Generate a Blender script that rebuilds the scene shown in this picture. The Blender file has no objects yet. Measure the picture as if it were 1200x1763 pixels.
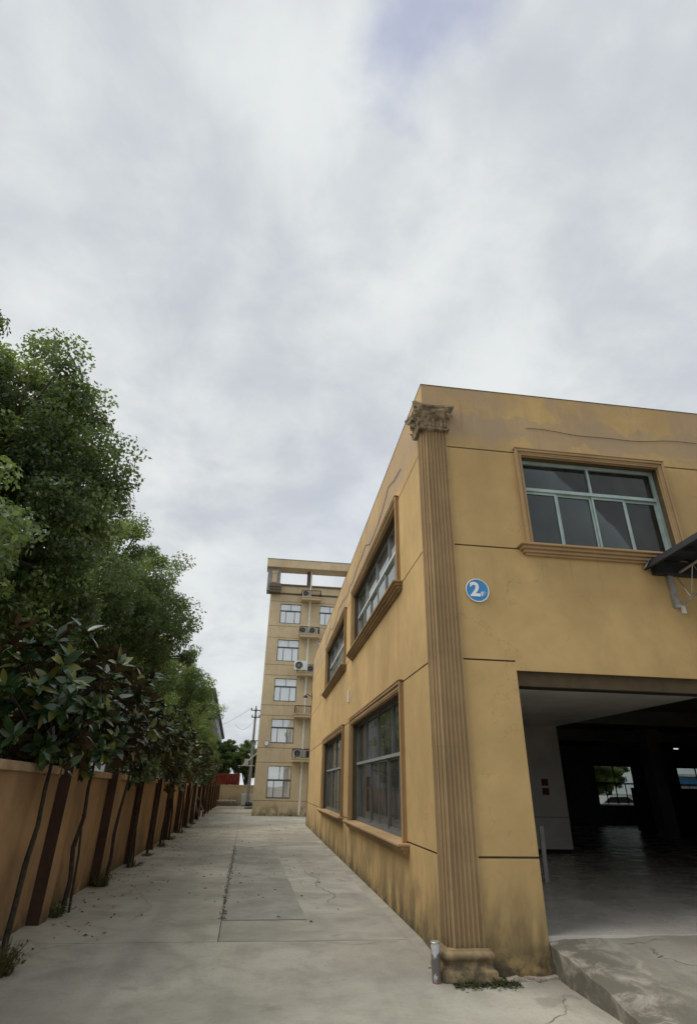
import bpy, bmesh, math, random
import numpy as np
from mathutils import Matrix, Vector
random.seed(7); RNG = np.random.default_rng(11)
SC = bpy.context.scene; COL = SC.collection
PI = math.pi

# ------------------------------------------------------------------ camera
CAM = Vector((-2.0035, -6.712, 1.60)); PITCH = 0.470942; YAW = 0.127635; ROLL = 0.0208076; FPX = 932.186
Fw = Vector((math.sin(YAW)*math.cos(PITCH), math.cos(YAW)*math.cos(PITCH), math.sin(PITCH)))
r0 = Vector((math.cos(YAW), -math.sin(YAW), 0)); u0 = r0.cross(Fw)
Rt = math.cos(ROLL)*r0 + math.sin(ROLL)*u0; Up = -math.sin(ROLL)*r0 + math.cos(ROLL)*u0
cd = bpy.data.cameras.new('camera'); cam = bpy.data.objects.new('camera', cd); COL.objects.link(cam)
cd.sensor_fit = 'HORIZONTAL'; cd.sensor_width = 36.0; cd.lens = FPX/1200*36; cd.clip_start = 0.05; cd.clip_end = 3000
cam.matrix_world = Matrix(((Rt.x, Up.x, -Fw.x, CAM.x), (Rt.y, Up.y, -Fw.y, CAM.y), (Rt.z, Up.z, -Fw.z, CAM.z), (0, 0, 0, 1)))
SC.camera = cam

# ------------------------------------------------------------------ sky, sun, exposure
SUN = Vector((-0.80, 0.0, 1.05)).normalized()
SUN_EL = math.asin(SUN.z); SUN_AZ = math.atan2(SUN.x, SUN.y)
EXPO = 1.08
W = bpy.data.worlds.new('World'); SC.world = W; W.use_nodes = True
nt = W.node_tree; nt.nodes.clear()
def wn(t, **k):
    n = nt.nodes.new(t)
    for a, v in k.items(): setattr(n, a, v)
    return n
def wl(a, b): nt.links.new(a, b)
def wmath(op, a, b=None, clamp=False):
    n = wn('ShaderNodeMath', operation=op, use_clamp=clamp)
    for i, v in enumerate((a, b)):
        if v is None: continue
        if isinstance(v, (int, float)): n.inputs[i].default_value = v
        else: wl(v, n.inputs[i])
    return n.outputs[0]
def wmix(fac, a, b):
    n = wn('ShaderNodeMix', data_type='RGBA')
    wl(fac, n.inputs[0])
    for i, v in ((6, a), (7, b)):
        if isinstance(v, tuple): n.inputs[i].default_value = (*v, 1)
        else: wl(v, n.inputs[i])
    return n.outputs[2]
def wsmooth(v, lo, hi):
    n = wn('ShaderNodeMapRange', interpolation_type='SMOOTHSTEP'); wl(v, n.inputs[0])
    n.inputs[1].default_value = lo; n.inputs[2].default_value = hi
    return n.outputs[0]
sky = wn('ShaderNodeTexSky', sky_type='NISHITA', sun_disc=False, sun_elevation=SUN_EL, sun_rotation=SUN_AZ, altitude=50, air_density=1.2, dust_density=2.5)
tc = wn('ShaderNodeTexCoord'); sep = wn('ShaderNodeSeparateXYZ'); wl(tc.outputs['Generated'], sep.inputs[0])
den = wmath('ADD', wmath('MAXIMUM', sep.outputs[2], 0.0), 0.32)
cmb = wn('ShaderNodeCombineXYZ'); wl(wmath('DIVIDE', sep.outputs[0], den), cmb.inputs[0]); wl(wmath('DIVIDE', sep.outputs[1], den), cmb.inputs[1])
def wnoise(scale, detail, rough, dist, off, stretch=(1, 1, 1), rot=0.0):
    mp = wn('ShaderNodeMapping'); wl(cmb.outputs[0], mp.inputs[0]); mp.inputs['Location'].default_value = off
    mp.inputs['Scale'].default_value = stretch; mp.inputs['Rotation'].default_value = (0, 0, rot)
    n = wn('ShaderNodeTexNoise'); n.inputs['Scale'].default_value = scale; n.inputs['Detail'].default_value = detail
    n.inputs['Roughness'].default_value = rough; n.inputs['Distortion'].default_value = dist
    wl(mp.outputs[0], n.inputs['Vector']); return n.outputs[0]
n1 = wnoise(1.5, 3, 0.5, 0.25, (3.1, 1.7, 0), (1.0, 0.85, 1), 0.5)
n2 = wnoise(3.4, 7, 0.58, 0.35, (7.4, 2.2, 0))
n4 = wnoise(7.5, 6, 0.55, 0.3, (1.2, 6.1, 0))
n3 = wnoise(0.9, 3, 0.5, 0.2, (0.6, 5.2, 0))
CU = 10.0/2**EXPO    # cloud colours are written as displayed radiance and divided by the background strength
cloud_lo = tuple(c*CU for c in (0.572, 0.604, 0.656)); cloud_hi = tuple(c*CU for c in (0.800, 0.835, 0.835))
dens = wmath('ADD', wmath('ADD', wmath('MULTIPLY', n1, 0.40), wmath('MULTIPLY', n2, 0.38)), wmath('MULTIPLY', n4, 0.22))
cl = wmix(wsmooth(dens, 0.38, 0.63), cloud_lo, cloud_hi)
# one thin spot in the cloud deck where the blue shows through
hole = (Fw + (722-600)/FPX*Rt - (-10-881.5)/FPX*Up).normalized()
hp = Vector((hole.x/(hole.z+0.32), hole.y/(hole.z+0.32), 0))
wob = wn('ShaderNodeTexNoise'); wob.inputs['Scale'].default_value = 6.5; wob.inputs['Detail'].default_value = 5; wl(cmb.outputs[0], wob.inputs['Vector'])
vs = wn('ShaderNodeVectorMath', operation='SUBTRACT'); wl(cmb.outputs[0], vs.inputs[0]); vs.inputs[1].default_value = hp
vsc = wn('ShaderNodeVectorMath', operation='MULTIPLY'); wl(vs.outputs[0], vsc.inputs[0]); vsc.inputs[1].default_value = (1.45, 0.85, 1)
vl = wn('ShaderNodeVectorMath', operation='LENGTH'); wl(vsc.outputs[0], vl.inputs[0])
hd = wmath('ADD', vl.outputs['Value'], wmath('MULTIPLY', wmath('SUBTRACT', wob.outputs[0], 0.5), 0.42))
holef = wmath('SUBTRACT', 1.0, wsmooth(hd, -0.02, 0.13))
thin = wmath('MULTIPLY', wsmooth(n3, 0.52, 0.75), 0.30)
cover = wmath('MAXIMUM', wmath('MULTIPLY', holef, 0.85), thin, True)
blue = wmix(wmath('ADD', 0.75, 0.0), sky.outputs[0], tuple(c*CU for c in (0.44, 0.46, 0.60)))
full = wmix(cover, cl, blue)
bg = wn('ShaderNodeBackground'); bg.inputs[1].default_value = 0.1; wl(full, bg.inputs[0])
wo = wn('ShaderNodeOutputWorld'); wl(bg.outputs[0], wo.inputs[0])
sl = bpy.data.lights.new('sun', 'SUN'); sl.energy = 1.5; sl.angle = math.radians(48); sl.color = (1.0, 0.95, 0.87)
so = bpy.data.objects.new('sun', sl); COL.objects.link(so); so.rotation_euler = SUN.to_track_quat('Z', 'Y').to_euler(); so.location = (-20, -10, 30)
vsn = SC.view_settings; SC.display_settings.display_device = 'sRGB'
vsn.view_transform = 'Standard'; vsn.look = 'None'; vsn.exposure = EXPO; vsn.gamma = 1.0; vsn.use_curve_mapping = False
SC.render.engine = 'CYCLES'; SC.cycles.use_denoising = True; SC.cycles.max_bounces = 10; SC.cycles.transparent_max_bounces = 24

# ------------------------------------------------------------------ materials
class NB:
    def __init__(s, name):
        s.m = bpy.data.materials.new(name); s.m.use_nodes = True; s.t = s.m.node_tree; s.t.nodes.clear()
        s.out = s.n('ShaderNodeOutputMaterial'); s.pos = None
    def n(s, t, **k):
        x = s.t.nodes.new(t)
        for a, v in k.items(): setattr(x, a, v)
        return x
    def set(s, sock, v):
        if v is None: return
        if isinstance(v, bpy.types.NodeSocket): s.t.links.new(v, sock)
        elif isinstance(v, tuple) and len(v) == 3 and sock.type == 'RGBA': sock.default_value = (*v, 1)
        else: sock.default_value = v
    def P(s):
        if s.pos is None: s.pos = s.n('ShaderNodeNewGeometry').outputs['Position']
        return s.pos
    def math(s, op, a, b=None, clamp=False):
        x = s.n('ShaderNodeMath', operation=op, use_clamp=clamp); s.set(x.inputs[0], a); s.set(x.inputs[1], b); return x.outputs[0]
    def noise(s, scale, detail=4, rough=0.55, dist=0.0, stretch=None, off=None, vec=None):
        v = vec if vec is not None else s.P()
        if stretch or off:
            mp = s.n('ShaderNodeMapping'); s.set(mp.inputs[0], v)
            if stretch: mp.inputs['Scale'].default_value = stretch
            if off: mp.inputs['Location'].default_value = off
            v = mp.outputs[0]
        x = s.n('ShaderNodeTexNoise'); s.set(x.inputs['Vector'], v); x.inputs['Scale'].default_value = scale
        x.inputs['Detail'].default_value = detail; x.inputs['Roughness'].default_value = rough; x.inputs['Distortion'].default_value = dist
        return x.outputs[0]
    def ramp(s, v, lo, hi, a=0.0, b=1.0):
        x = s.n('ShaderNodeMapRange', interpolation_type='SMOOTHSTEP'); s.set(x.inputs[0], v)
        for i, q in enumerate((lo, hi, a, b)): x.inputs[i+1].default_value = q
        return x.outputs[0]
    def mix(s, f, a, b, mode='MIX'):
        x = s.n('ShaderNodeMix', data_type='RGBA', blend_type=mode); s.set(x.inputs[0], f); s.set(x.inputs[6], a); s.set(x.inputs[7], b); return x.outputs[2]
    def z(s):
        x = s.n('ShaderNodeSeparateXYZ'); s.set(x.inputs[0], s.P()); return x.outputs
    def bump(s, h, strength=0.3, dist=0.01):
        x = s.n('ShaderNodeBump'); x.inputs['Strength'].default_value = strength; x.inputs['Distance'].default_value = dist; s.set(x.inputs['Height'], h); return x.outputs[0]
    def bsdf(s, col, rough=0.8, metal=0.0, normal=None, spec=0.3):
        x = s.n('ShaderNodeBsdfPrincipled'); s.set(x.inputs['Base Color'], col); s.set(x.inputs['Roughness'], rough)
        x.inputs['Metallic'].default_value = metal; x.inputs['Specular IOR Level'].default_value = spec
        if normal is not None: s.set(x.inputs['Normal'], normal)
        return x.outputs[0]
    def done(s, sh): s.t.links.new(sh, s.out.inputs[0]); return s.m
def mulc(c, k): return tuple(min(1, x*k) for x in c)

def plain(name, col, rough=0.7, metal=0.0, var=0.12, scale=6.0, bump=0.15, spec=0.3):
    b = NB(name); n = b.noise(scale, 5); fine = b.noise(scale*14, 3)
    c = b.mix(b.ramp(n, .3, .7), mulc(col, 1-var), mulc(col, 1+var))
    return b.done(b.bsdf(c, rough, metal, b.bump(fine, bump, .004), spec))

def stucco(name, col, parapet=False, base=True, vary=0.16, zbase=0.0):
    b = NB(name); z = b.z()[2]
    n1_ = b.noise(0.8, 5, .55, .3); n2_ = b.noise(4.0, 4, .6, off=(3, 1, 7)); st = b.noise(1.0, 5, .6, .2, stretch=(2.2, 2.2, .22), off=(1.3, 4, 0))
    c = b.mix(b.ramp(n1_, .3, .7), mulc(col, 1-vary), mulc(col, 1+vary*.6))
    c = b.mix(b.ramp(n2_, .35, .75, 0, .35), c, mulc(col, .78))
    c = b.mix(b.ramp(st, .52, .74, 0, .34), c, (col[0]*.60, col[1]*.56, col[2]*.58))
    fl = b.noise(26, 3, .7, off=(9, 2, 1)); c = b.mix(b.ramp(fl, .62, .78, 0, .22), c, mulc(col, .6))
    if base:   # rising damp and algae, patchy
        dm = b.noise(1.7, 5, .65, .6, stretch=(1, 1, .55), off=(0, 8, 2))
        hz = b.ramp(z, zbase+.05, zbase+1.05, 1, 0)
        c = b.mix(b.math('MULTIPLY', b.ramp(dm, .40, .66), b.math('MULTIPLY', hz, .85)), c, (.135, .108, .062))
        rn = b.noise(1.0, 6, .65, .15, stretch=(1.7, 1.7, .34), off=(6, 2, 0)); hr = b.ramp(z, zbase+.10, zbase+.95, 1, 0)
        c = b.mix(b.math('MULTIPLY', b.ramp(rn, .53, .63), b.math('MULTIPLY', hr, .5)), c, (.19, .145, .085))
        d2 = b.noise(5.5, 5, .7, .4, off=(5, 5, 2)); hz2 = b.ramp(z, zbase-.05, zbase+.30, 1, 0)
        c = b.mix(b.math('MULTIPLY', b.ramp(d2, .36, .60), hz2), c, (.085, .075, .05))
    if parapet:  # water runs and old patches below the roof edge
        pm = b.noise(.9, 6, .62, .5, stretch=(1, 1, .8), off=(2, 2, 5)); hz = b.ramp(z, 6.1, 6.75)
        c = b.mix(b.math('MULTIPLY', b.ramp(pm, .42, .56), b.math('MULTIPLY', hz, .60)), c, (.37, .275, .19))
        pw = b.math('ADD', z, b.math('MULTIPLY', b.math('SUBTRACT', b.noise(1.3, 6, .68, .5, off=(8, 1, 3)), .5), 1.1))
        bd = b.math('MULTIPLY', b.ramp(pw, 6.52, 6.56), b.ramp(pw, 6.94, 7.00, 1, 0)); c = b.mix(b.math('MULTIPLY', bd, .50), c, (.36, .275, .20))
        sd_ = b.noise(1.0, 6, .65, .1, stretch=(7, 7, .22), off=(3, 3, 0)); m1 = b.math('MULTIPLY', b.ramp(z, 3.5, 4.5), b.ramp(z, 4.55, 4.62, 1, 0))
        c = b.mix(b.math('MULTIPLY', b.ramp(sd_, .52, .68), b.math('MULTIPLY', m1, .32)), c, (.27, .20, .115))
        dr = b.noise(1.0, 6, .65, .1, stretch=(5.5, 5.5, .5), off=(7, 0, 0)); hz3 = b.ramp(z, 6.0, 7.0)
        c = b.mix(b.math('MULTIPLY', b.ramp(dr, .55, .72), b.math('MULTIPLY', hz3, .55)), c, (.50, .40, .29))
        d4 = b.noise(1.0, 5, .65, .2, stretch=(3.5, 3.5, .45), off=(1, 6, 0))
        c = b.mix(b.math('MULTIPLY', b.ramp(d4, .56, .70), b.math('MULTIPLY', hz3, .5)), c, (.24, .19, .15))
    hl = b.math('ABSOLUTE', b.math('SUBTRACT', b.noise(1.15, 6, .6, .4, off=(11, 3, 5)), .5)); hm = b.ramp(b.noise(.7, 2, off=(4, 9, 1)), .52, .60)
    c = b.mix(b.math('MULTIPLY', b.ramp(hl, .0015, .006, 1, 0), b.math('MULTIPLY', hm, .26)), c, mulc(col, .42))
    gr = b.noise(120, 2, .7); c = b.mix(b.ramp(gr, .5, .8, 0, .30), c, mulc(col, .62))
    h = b.math('ADD', b.math('MULTIPLY', gr, 1.2), b.math('MULTIPLY', b.noise(9, 3), .8))
    return b.done(b.bsdf(c, .9, 0, b.bump(h, .28, .006), .15))

def concrete(name, col, rough=.88, stains=.62, seed=0.0, spec=.25, edge=None):
    b = NB(name); o = (seed, seed*.7, 0)
    n1_ = b.noise(.35, 5, .6, .4, off=o); n2_ = b.noise(1.6, 6, .65, .3, off=o); n3_ = b.noise(130, 2, .7); n4 = b.noise(22, 4, .7, off=o)
    c = b.mix(b.ramp(n1_, .3, .7), mulc(col, .74), mulc(col, 1.16))
    c = b.mix(b.ramp(n2_, .40, .70, 0, stains), c, (col[0]*.56, col[1]*.56, col[2]*.55))
    lt = b.noise(.8, 5, .6, .5, stretch=(.45, 1.6, 1), off=(seed+4, 1, 0)); c = b.mix(b.ramp(lt, .54, .78, 0, .20 if edge else .50), c, mulc(col, 1.34))
    ty = b.noise(1.0, 4, .6, .2, stretch=(1.5, .10, 1), off=(seed+.7, 2, 0)); c = b.mix(b.ramp(ty, .50, .66, 0, .34), c, mulc(col, .58))
    oil = b.noise(1.9, 3, .5, .2, off=(seed+8, 4, 0)); c = b.mix(b.ramp(oil, .66, .74, 0, .45), c, mulc(col, .42))
    c = b.mix(b.ramp(n4, .50, .75, 0, .36), c, mulc(col, .60)); c = b.mix(b.ramp(n3_, .54, .78, 0, .55), c, mulc(col, .50)); n5 = b.noise(48, 2, .6, off=(1, 2, 0)); c = b.mix(b.ramp(n5, .57, .72, 0, .35), c, mulc(col, .6))
    sp = b.noise(60, 2, .5, off=(4, 4, 0)); c = b.mix(b.ramp(sp, .66, .74, 0, .4), c, mulc(col, 1.5))
    if edge:
        ex = b.ramp(b.z()[0], edge[0], edge[1], 1, 0); en = b.noise(3.2, 6, .72, .6, off=(2, 7, 0)); c = b.mix(b.math('MULTIPLY', b.ramp(en, .34, .56), b.math('MULTIPLY', ex, .8)), c, (.085, .078, .06))
    h = b.math('ADD', b.math('MULTIPLY', n4, .6), n3_)
    return b.done(b.bsdf(c, rough, 0, b.bump(h, .35, .006), spec))

def glass(name, tint=(.55, .6, .6), dirt=.06, dirtcol=(.4, .4, .38), ior=1.5, even=False, coat=0.0):
    b = NB(name); tr = b.n('ShaderNodeBsdfTransparent'); b.set(tr.inputs[0], tint)
    gl = b.n('ShaderNodeBsdfGlossy'); gl.inputs['Roughness'].default_value = .015; b.set(gl.inputs[0], (.92, .95, .95))
    wv = b.noise(1.3, 2, .4); b.set(gl.inputs['Normal'], b.bump(wv, .05, .02))
    fr = b.n('ShaderNodeFresnel'); fr.inputs[0].default_value = ior
    mx = b.n('ShaderNodeMixShader'); b.set(mx.inputs[0], b.math('MAXIMUM', fr.outputs[0], coat)); b.set(mx.inputs[1], tr.outputs[0]); b.set(mx.inputs[2], gl.outputs[0])
    df = b.n('ShaderNodeBsdfDiffuse'); b.set(df.inputs[0], dirtcol)
    dn = b.noise(3.0, 5, .65, .3, stretch=(1, 1, .5)); m2 = b.n('ShaderNodeMixShader')
    b.set(m2.inputs[0], b.ramp(dn, .3, .8, dirt*(.9 if even else .4), dirt*(1.1 if even else 1.8))); b.set(m2.inputs[1], mx.outputs[0]); b.set(m2.inputs[2], df.outputs[0])
    return b.done(m2.outputs[0])

def leafmat(name, dark, light, young, rough=.45, trans=.28, spec=.4, tcol=(.34, .46, .07)):
    b = NB(name); at = b.n('ShaderNodeAttribute', attribute_name='tone'); v = at.outputs['Fac']
    c = b.mix(b.ramp(v, 0, .7), dark, light); c = b.mix(b.ramp(v, .72, 1.0), c, young)
    p = b.bsdf(c, rough, 0, None, spec); t = b.n('ShaderNodeBsdfTranslucent'); b.set(t.inputs[0], b.mix(.5, c, tcol))
    m = b.n('ShaderNodeMixShader'); m.inputs[0].default_value = trans; b.set(m.inputs[1], p); b.set(m.inputs[2], t.outputs[0])
    return b.done(m.outputs[0])
def emit(name, col, k):
    b = NB(name); e = b.n('ShaderNodeEmission'); b.set(e.inputs[0], col); e.inputs[1].default_value = k; return b.done(e.outputs[0])

OCHRE = (.520, .362, .168)
M = {}
M['wall'] = stucco('ochre stucco', OCHRE, parapet=True)
M['groove'] = plain('groove mortar', (.10, .075, .045), .95)
M['trim'] = stucco('ochre trim', (.42, .285, .155), base=False, vary=.2)
M['pil'] = stucco('pilaster stucco', (.385, .276, .155), base=True, vary=.2)
M['capital'] = plain('weathered capital', (.245, .190, .122), .95, var=.6, scale=9, bump=.5)
M['office'] = stucco('tan stucco', (.66, .53, .34), base=True, vary=.10)
M['office_trim'] = plain('dark tan cornice', (.17, .135, .10), .9)
M['office_grey'] = plain('grey soffit', (.30, .285, .27), .9)
M['fence'] = stucco('brown wall render', (.320, .204, .108), base=True, vary=.34)
M['fence_dark'] = plain('maroon post flank', (.052, .028, .018), .85, var=.25, scale=3)  # darker maroon for every post face except the alley face
M['coping'] = plain('coping', (.34, .245, .155), .9, var=.25, scale=4, bump=.4)
M['conc'] = concrete('concrete slab', (.385, .370, .312))
M['conc_b'] = concrete('concrete slab bluish', (.375, .364, .312), seed=5.3, stains=.6)
M['conc_old'] = concrete('old ramp concrete', (.315, .295, .25), seed=9.1, stains=.85)
M['conc_ramp'] = concrete('worn ramp concrete', (.33, .31, .262), seed=9.1, stains=.8, edge=(1.15, 2.3))
M['joint'] = plain('joint dirt', (.07, .065, .05), .95)
M['crack'] = plain('crack dirt', (.13, .12, .10), .95)
M['patch'] = concrete('dark repair patch', (.318, .314, .276), seed=2.2, stains=.7)
M['dirt'] = plain('dirt ground', (.16, .14, .10), .95, var=.3, scale=1)
M['steel'] = plain('galvanised steel', (.45, .46, .46), .45, .8, var=.2, scale=9)
M['grey_alu'] = plain('grey window frame', (.165, .185, .185), .45, .3, var=.12, scale=5)
M['mid_alu'] = plain('mid grey window frame', (.34, .365, .36), .45, .3, var=.12, scale=5)
M['green_alu'] = plain('grey green window frame', (.34, .43, .41), .42, .2, var=.12, scale=5)
M['pale_alu'] = plain('pale window frame', (.55, .60, .60), .42, .2, var=.1, scale=5)
M['dark_alu'] = plain('dark office frame', (.12, .15, .15), .5, .2)
M['glass'] = glass('window glass', (.42, .46, .46), .05)
M['glass_low'] = glass('dusty glass', (.30, .32, .31), .14, (.32, .31, .29))
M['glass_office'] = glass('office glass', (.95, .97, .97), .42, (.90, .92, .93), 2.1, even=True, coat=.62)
M['glass_up'] = glass('bright upper glass', (.45, .48, .48), .10, (.6, .62, .62), 2.0, even=True, coat=.30)
M['glass_clear'] = glass('clear glass', (.55, .58, .56), .02)
M['curtain'] = plain('white curtain', (.90, .91, .92), .9, var=.06, scale=8)
M['white'] = plain('white plastic', (.72, .72, .70), .45, var=.06)
M['offwhite'] = plain('off white paint', (.60, .58, .54), .6, var=.15)
M['black'] = plain('black', (.018, .018, .02), .6)
M['darkmetal'] = plain('dark metal', (.05, .045, .04), .6, .3)
M['rust'] = plain('rusty rail', (.07, .045, .032), .85, var=.35, scale=12)
M['pvc'] = plain('pale pvc pipe', (.70, .68, .63), .5, var=.1, scale=3)
M['sheet'] = plain('black roof sheet', (.022, .023, .028), .55, var=.3, scale=5)
M['ceil'] = plain('hall ceiling', (.80, .76, .70), .95, var=.1, scale=1)
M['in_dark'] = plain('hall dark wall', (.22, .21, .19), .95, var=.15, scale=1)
M['in_grey'] = plain('hall grey wall', (.55, .52, .48), .9, var=.12, scale=1)
M['in_red'] = plain('red notice', (.095, .035, .03), .7)
M['red'] = plain('red corrugated sheet', (.26, .055, .035), .6, var=.25, scale=2)
M['blue'] = plain('sign blue', (.030, .225, .52), .35, var=.08, spec=.5)
M['signwhite'] = plain('sign white', (.80, .82, .82), .4, var=.05)
M['wood'] = plain('weathered plank', (.27, .23, .18), .9, var=.35, scale=5)
M['bark'] = plain('camphor bark', (.085, .068, .05), .95, var=.35, scale=14, bump=.8)
M['bark2'] = plain('magnolia bark', (.038, .031, .024), .95, var=.35, scale=18, bump=.8)
M['pole'] = plain('concrete pole', (.30, .30, .28), .85)
M['slate'] = plain('slate blue roof', (.115, .12, .15), .7, var=.2, scale=.6)
M['palewall'] = plain('pale metal wall', (.36, .37, .39), .8, var=.12, scale=.8)
M['brick'] = plain('broken brick', (.33, .29, .23), .95, var=.35, scale=14, bump=.6)
M['moss'] = plain('moss', (.045, .05, .022), .95, var=.4, scale=20)
M['camphor'] = leafmat('camphor leaf', (.050, .086, .042), (.118, .185, .072), (.300, .385, .105), rough=.34, spec=.6, trans=.36)
M['camphor2'] = leafmat('fresh camphor leaf', (.070, .118, .044), (.150, .232, .076), (.30, .385, .11), rough=.36, spec=.5, trans=.36)
M['mag_top'] = leafmat('magnolia leaf face', (.016, .040, .014), (.050, .098, .026), (.20, .19, .035), rough=.22, trans=.08, spec=.6)
M['mag_far'] = leafmat('olive magnolia leaf face', (.045, .080, .024), (.105, .150, .040), (.25, .22, .055), rough=.30, trans=.2, spec=.5)
M['mag_under'] = plain('magnolia leaf underside', (.088, .062, .028), .85, var=.3, scale=3)
M['mag_under_far'] = plain('olive leaf underside', (.115, .105, .042), .8, var=.3, scale=3)
M['weed'] = leafmat('weed', (.035, .036, .016), (.085, .080, .034), (.16, .13, .07), rough=.7)
M['weed_dark'] = leafmat('dark weed', (.028, .030, .014), (.060, .062, .028), (.10, .09, .045), rough=.7)
M['litter'] = plain('dead leaf', (.075, .05, .03), .9, var=.4, scale=8)
M['car'] = plain('white car paint', (.68, .69, .70), .25, var=.03, spec=.6)
M['tyre'] = plain('tyre', (.02, .02, .02), .9)
M['bluewall'] = plain('blue band', (.06, .20, .42), .7)
M['tube'] = emit('lit fluorescent tube', (1, .97, .9), .45)
b = NB('polished hall floor'); n_ = b.noise(.9, 5, .6, .3); c_ = b.mix(b.ramp(n_, .35, .7), (.44, .415, .375), (.56, .53, .48))
M['floor_in'] = b.done(b.bsdf(c_, b.ramp(b.noise(2.5, 4), .3, .7, .20, .36), 0, None, .35))
b = NB('flaking painted pipe'); n_ = b.noise(7, 5, .7, .5, stretch=(1, 1, .6)); rr = b.noise(11, 4, .6, off=(3, 3, 1)); zz = b.z()[2]
c_ = b.mix(b.ramp(n_, .47, .52), (.12, .12, .12), (.52, .53, .53))
c_ = b.mix(b.math('MULTIPLY', b.ramp(rr, .47, .56), b.ramp(zz, .22, .0)), c_, (.20, .10, .085))
M['pipe_post'] = b.done(b.bsdf(c_, b.ramp(n_, .48, .56, .3, .6), .0, b.bump(n_, .4, .004), .5))

# ------------------------------------------------------------------ mesh helpers
class MB:
    def __init__(s): s.v = []; s.f = []; s.mi = []
    def add(s, vs, fs, mi=0):
        o = len(s.v); s.v += [tuple(v) for v in vs]; s.f += [tuple(i+o for i in f) for f in fs]; s.mi += [mi]*len(fs); return s
    def box(s, a, b, mi=0):
        x0, y0, z0 = (min(p, q) for p, q in zip(a, b)); x1, y1, z1 = (max(p, q) for p, q in zip(a, b))
        return s.add([(x0,y0,z0),(x1,y0,z0),(x1,y1,z0),(x0,y1,z0),(x0,y0,z1),(x1,y0,z1),(x1,y1,z1),(x0,y1,z1)],
                     [(0,3,2,1),(4,5,6,7),(0,1,5,4),(1,2,6,5),(2,3,7,6),(3,0,4,7)], mi)
    def obox(s, c, size, m, mi=0):
        hx, hy, hz = (q/2 for q in size); m = m.to_3x3(); c = Vector(c)
        vs = [c + m @ Vector(p) for p in ((-hx,-hy,-hz),(hx,-hy,-hz),(hx,hy,-hz),(-hx,hy,-hz),(-hx,-hy,hz),(hx,-hy,hz),(hx,hy,hz),(-hx,hy,hz))]
        return s.add(vs, [(0,3,2,1),(4,5,6,7),(0,1,5,4),(1,2,6,5),(2,3,7,6),(3,0,4,7)], mi)
    def bar(s, p, q, w, h=None, mi=0):
        p = Vector(p); q = Vector(q); d = q-p; rot = d.to_track_quat('X', 'Z').to_matrix()
        return s.obox((p+q)/2, (d.length, w, h or w), rot, mi)
    def tube(s, pts, rad, n=8, mi=0, caps=True):
        pts = [Vector(p) for p in pts]; rad = rad if isinstance(rad, (list, tuple)) else [rad]*len(pts); rings = []; o = len(s.v)
        up = None
        for i, p in enumerate(pts):
            t = (pts[min(i+1, len(pts)-1)] - pts[max(i-1, 0)])
            t = t.normalized() if t.length > 1e-9 else Vector((0, 0, 1))
            if up is None: up = Vector((1, 0, 0)) if abs(t.x) < .9 else Vector((0, 1, 0))
            a = (up - t*up.dot(t)).normalized(); bb = t.cross(a); up = a
            for k in range(n):
                th = 2*PI*k/n; s.v.append(tuple(p + (a*math.cos(th) + bb*math.sin(th))*rad[i]))
        for i in range(len(pts)-1):
            for k in range(n):
                k2 = (k+1) % n; s.f.append((o+i*n+k, o+i*n+k2, o+(i+1)*n+k2, o+(i+1)*n+k)); s.mi.append(mi)
        if caps:
            s.f.append(tuple(o+k for k in range(n))[::-1]); s.mi.append(mi)
            s.f.append(tuple(o+(len(pts)-1)*n+k for k in range(n))); s.mi.append(mi)
        return s
    def prism(s, poly, z0, z1, mi=0):
        n = len(poly)
        return s.add([(x, y, z0) for x, y in poly]+[(x, y, z1) for x, y in poly],
                     [tuple(range(n))[::-1], tuple(range(n, 2*n))]+[(i, (i+1) % n, n+(i+1) % n, n+i) for i in range(n)], mi)
    def loft(s, rings, mi=0, caps=True):
        n = len(rings[0]); o = len(s.v)
        for r in rings: s.v += [tuple(v) for v in r]
        for i in range(len(rings)-1):
            for k in range(n):
                k2 = (k+1) % n; s.f.append((o+i*n+k, o+i*n+k2, o+(i+1)*n+k2, o+(i+1)*n+k)); s.mi.append(mi)
        if caps:
            s.f.append(tuple(o+k for k in range(n))[::-1]); s.f.append(tuple(o+(len(rings)-1)*n+k for k in range(n))); s.mi += [mi, mi]
        return s
    def disc(s, c, axis, r, th, n=32, mi=0):
        c = Vector(c); a = Vector(axis).normalized(); return s.tube([c, c+a*th], [r, r], n, mi)
def root_loc(o):
    while o.parent: o = o.parent
    return o.location
def build(mb, name, mats, parent=None, smooth=False, local=False, bevel=0.0):
    me = bpy.data.meshes.new(name); off = Vector((0, 0, 0))
    if parent is not None and not local: off = root_loc(parent)
    me.from_pydata([(v[0]-off.x, v[1]-off.y, v[2]-off.z) for v in mb.v], [], mb.f)
    mats = mats if isinstance(mats, (list, tuple)) else [mats]
    for m in mats: me.materials.append(m if not isinstance(m, str) else M[m])
    if len(mats) > 1: me.polygons.foreach_set('material_index', mb.mi)
    bm = bmesh.new(); bm.from_mesh(me); bmesh.ops.recalc_face_normals(bm, faces=bm.faces); bm.to_mesh(me); bm.free()
    if smooth:
        me.polygons.foreach_set('use_smooth', [True]*len(me.polygons))
        try: me.set_sharp_from_angle(angle=math.radians(38))
        except Exception: pass
    o = bpy.data.objects.new(name, me); COL.objects.link(o); o.parent = parent
    if bevel:
        m = o.modifiers.new('bevel', 'BEVEL'); m.width = bevel; m.segments = 2; m.limit_method = 'ANGLE'; m.angle_limit = math.radians(40)
    return o
def tag(o, label=None, cat=None, group=None, kind=None):
    if label: o['label'] = label
    if cat: o['category'] = cat
    if group: o['group'] = group
    if kind: o['kind'] = kind
    return o
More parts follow.
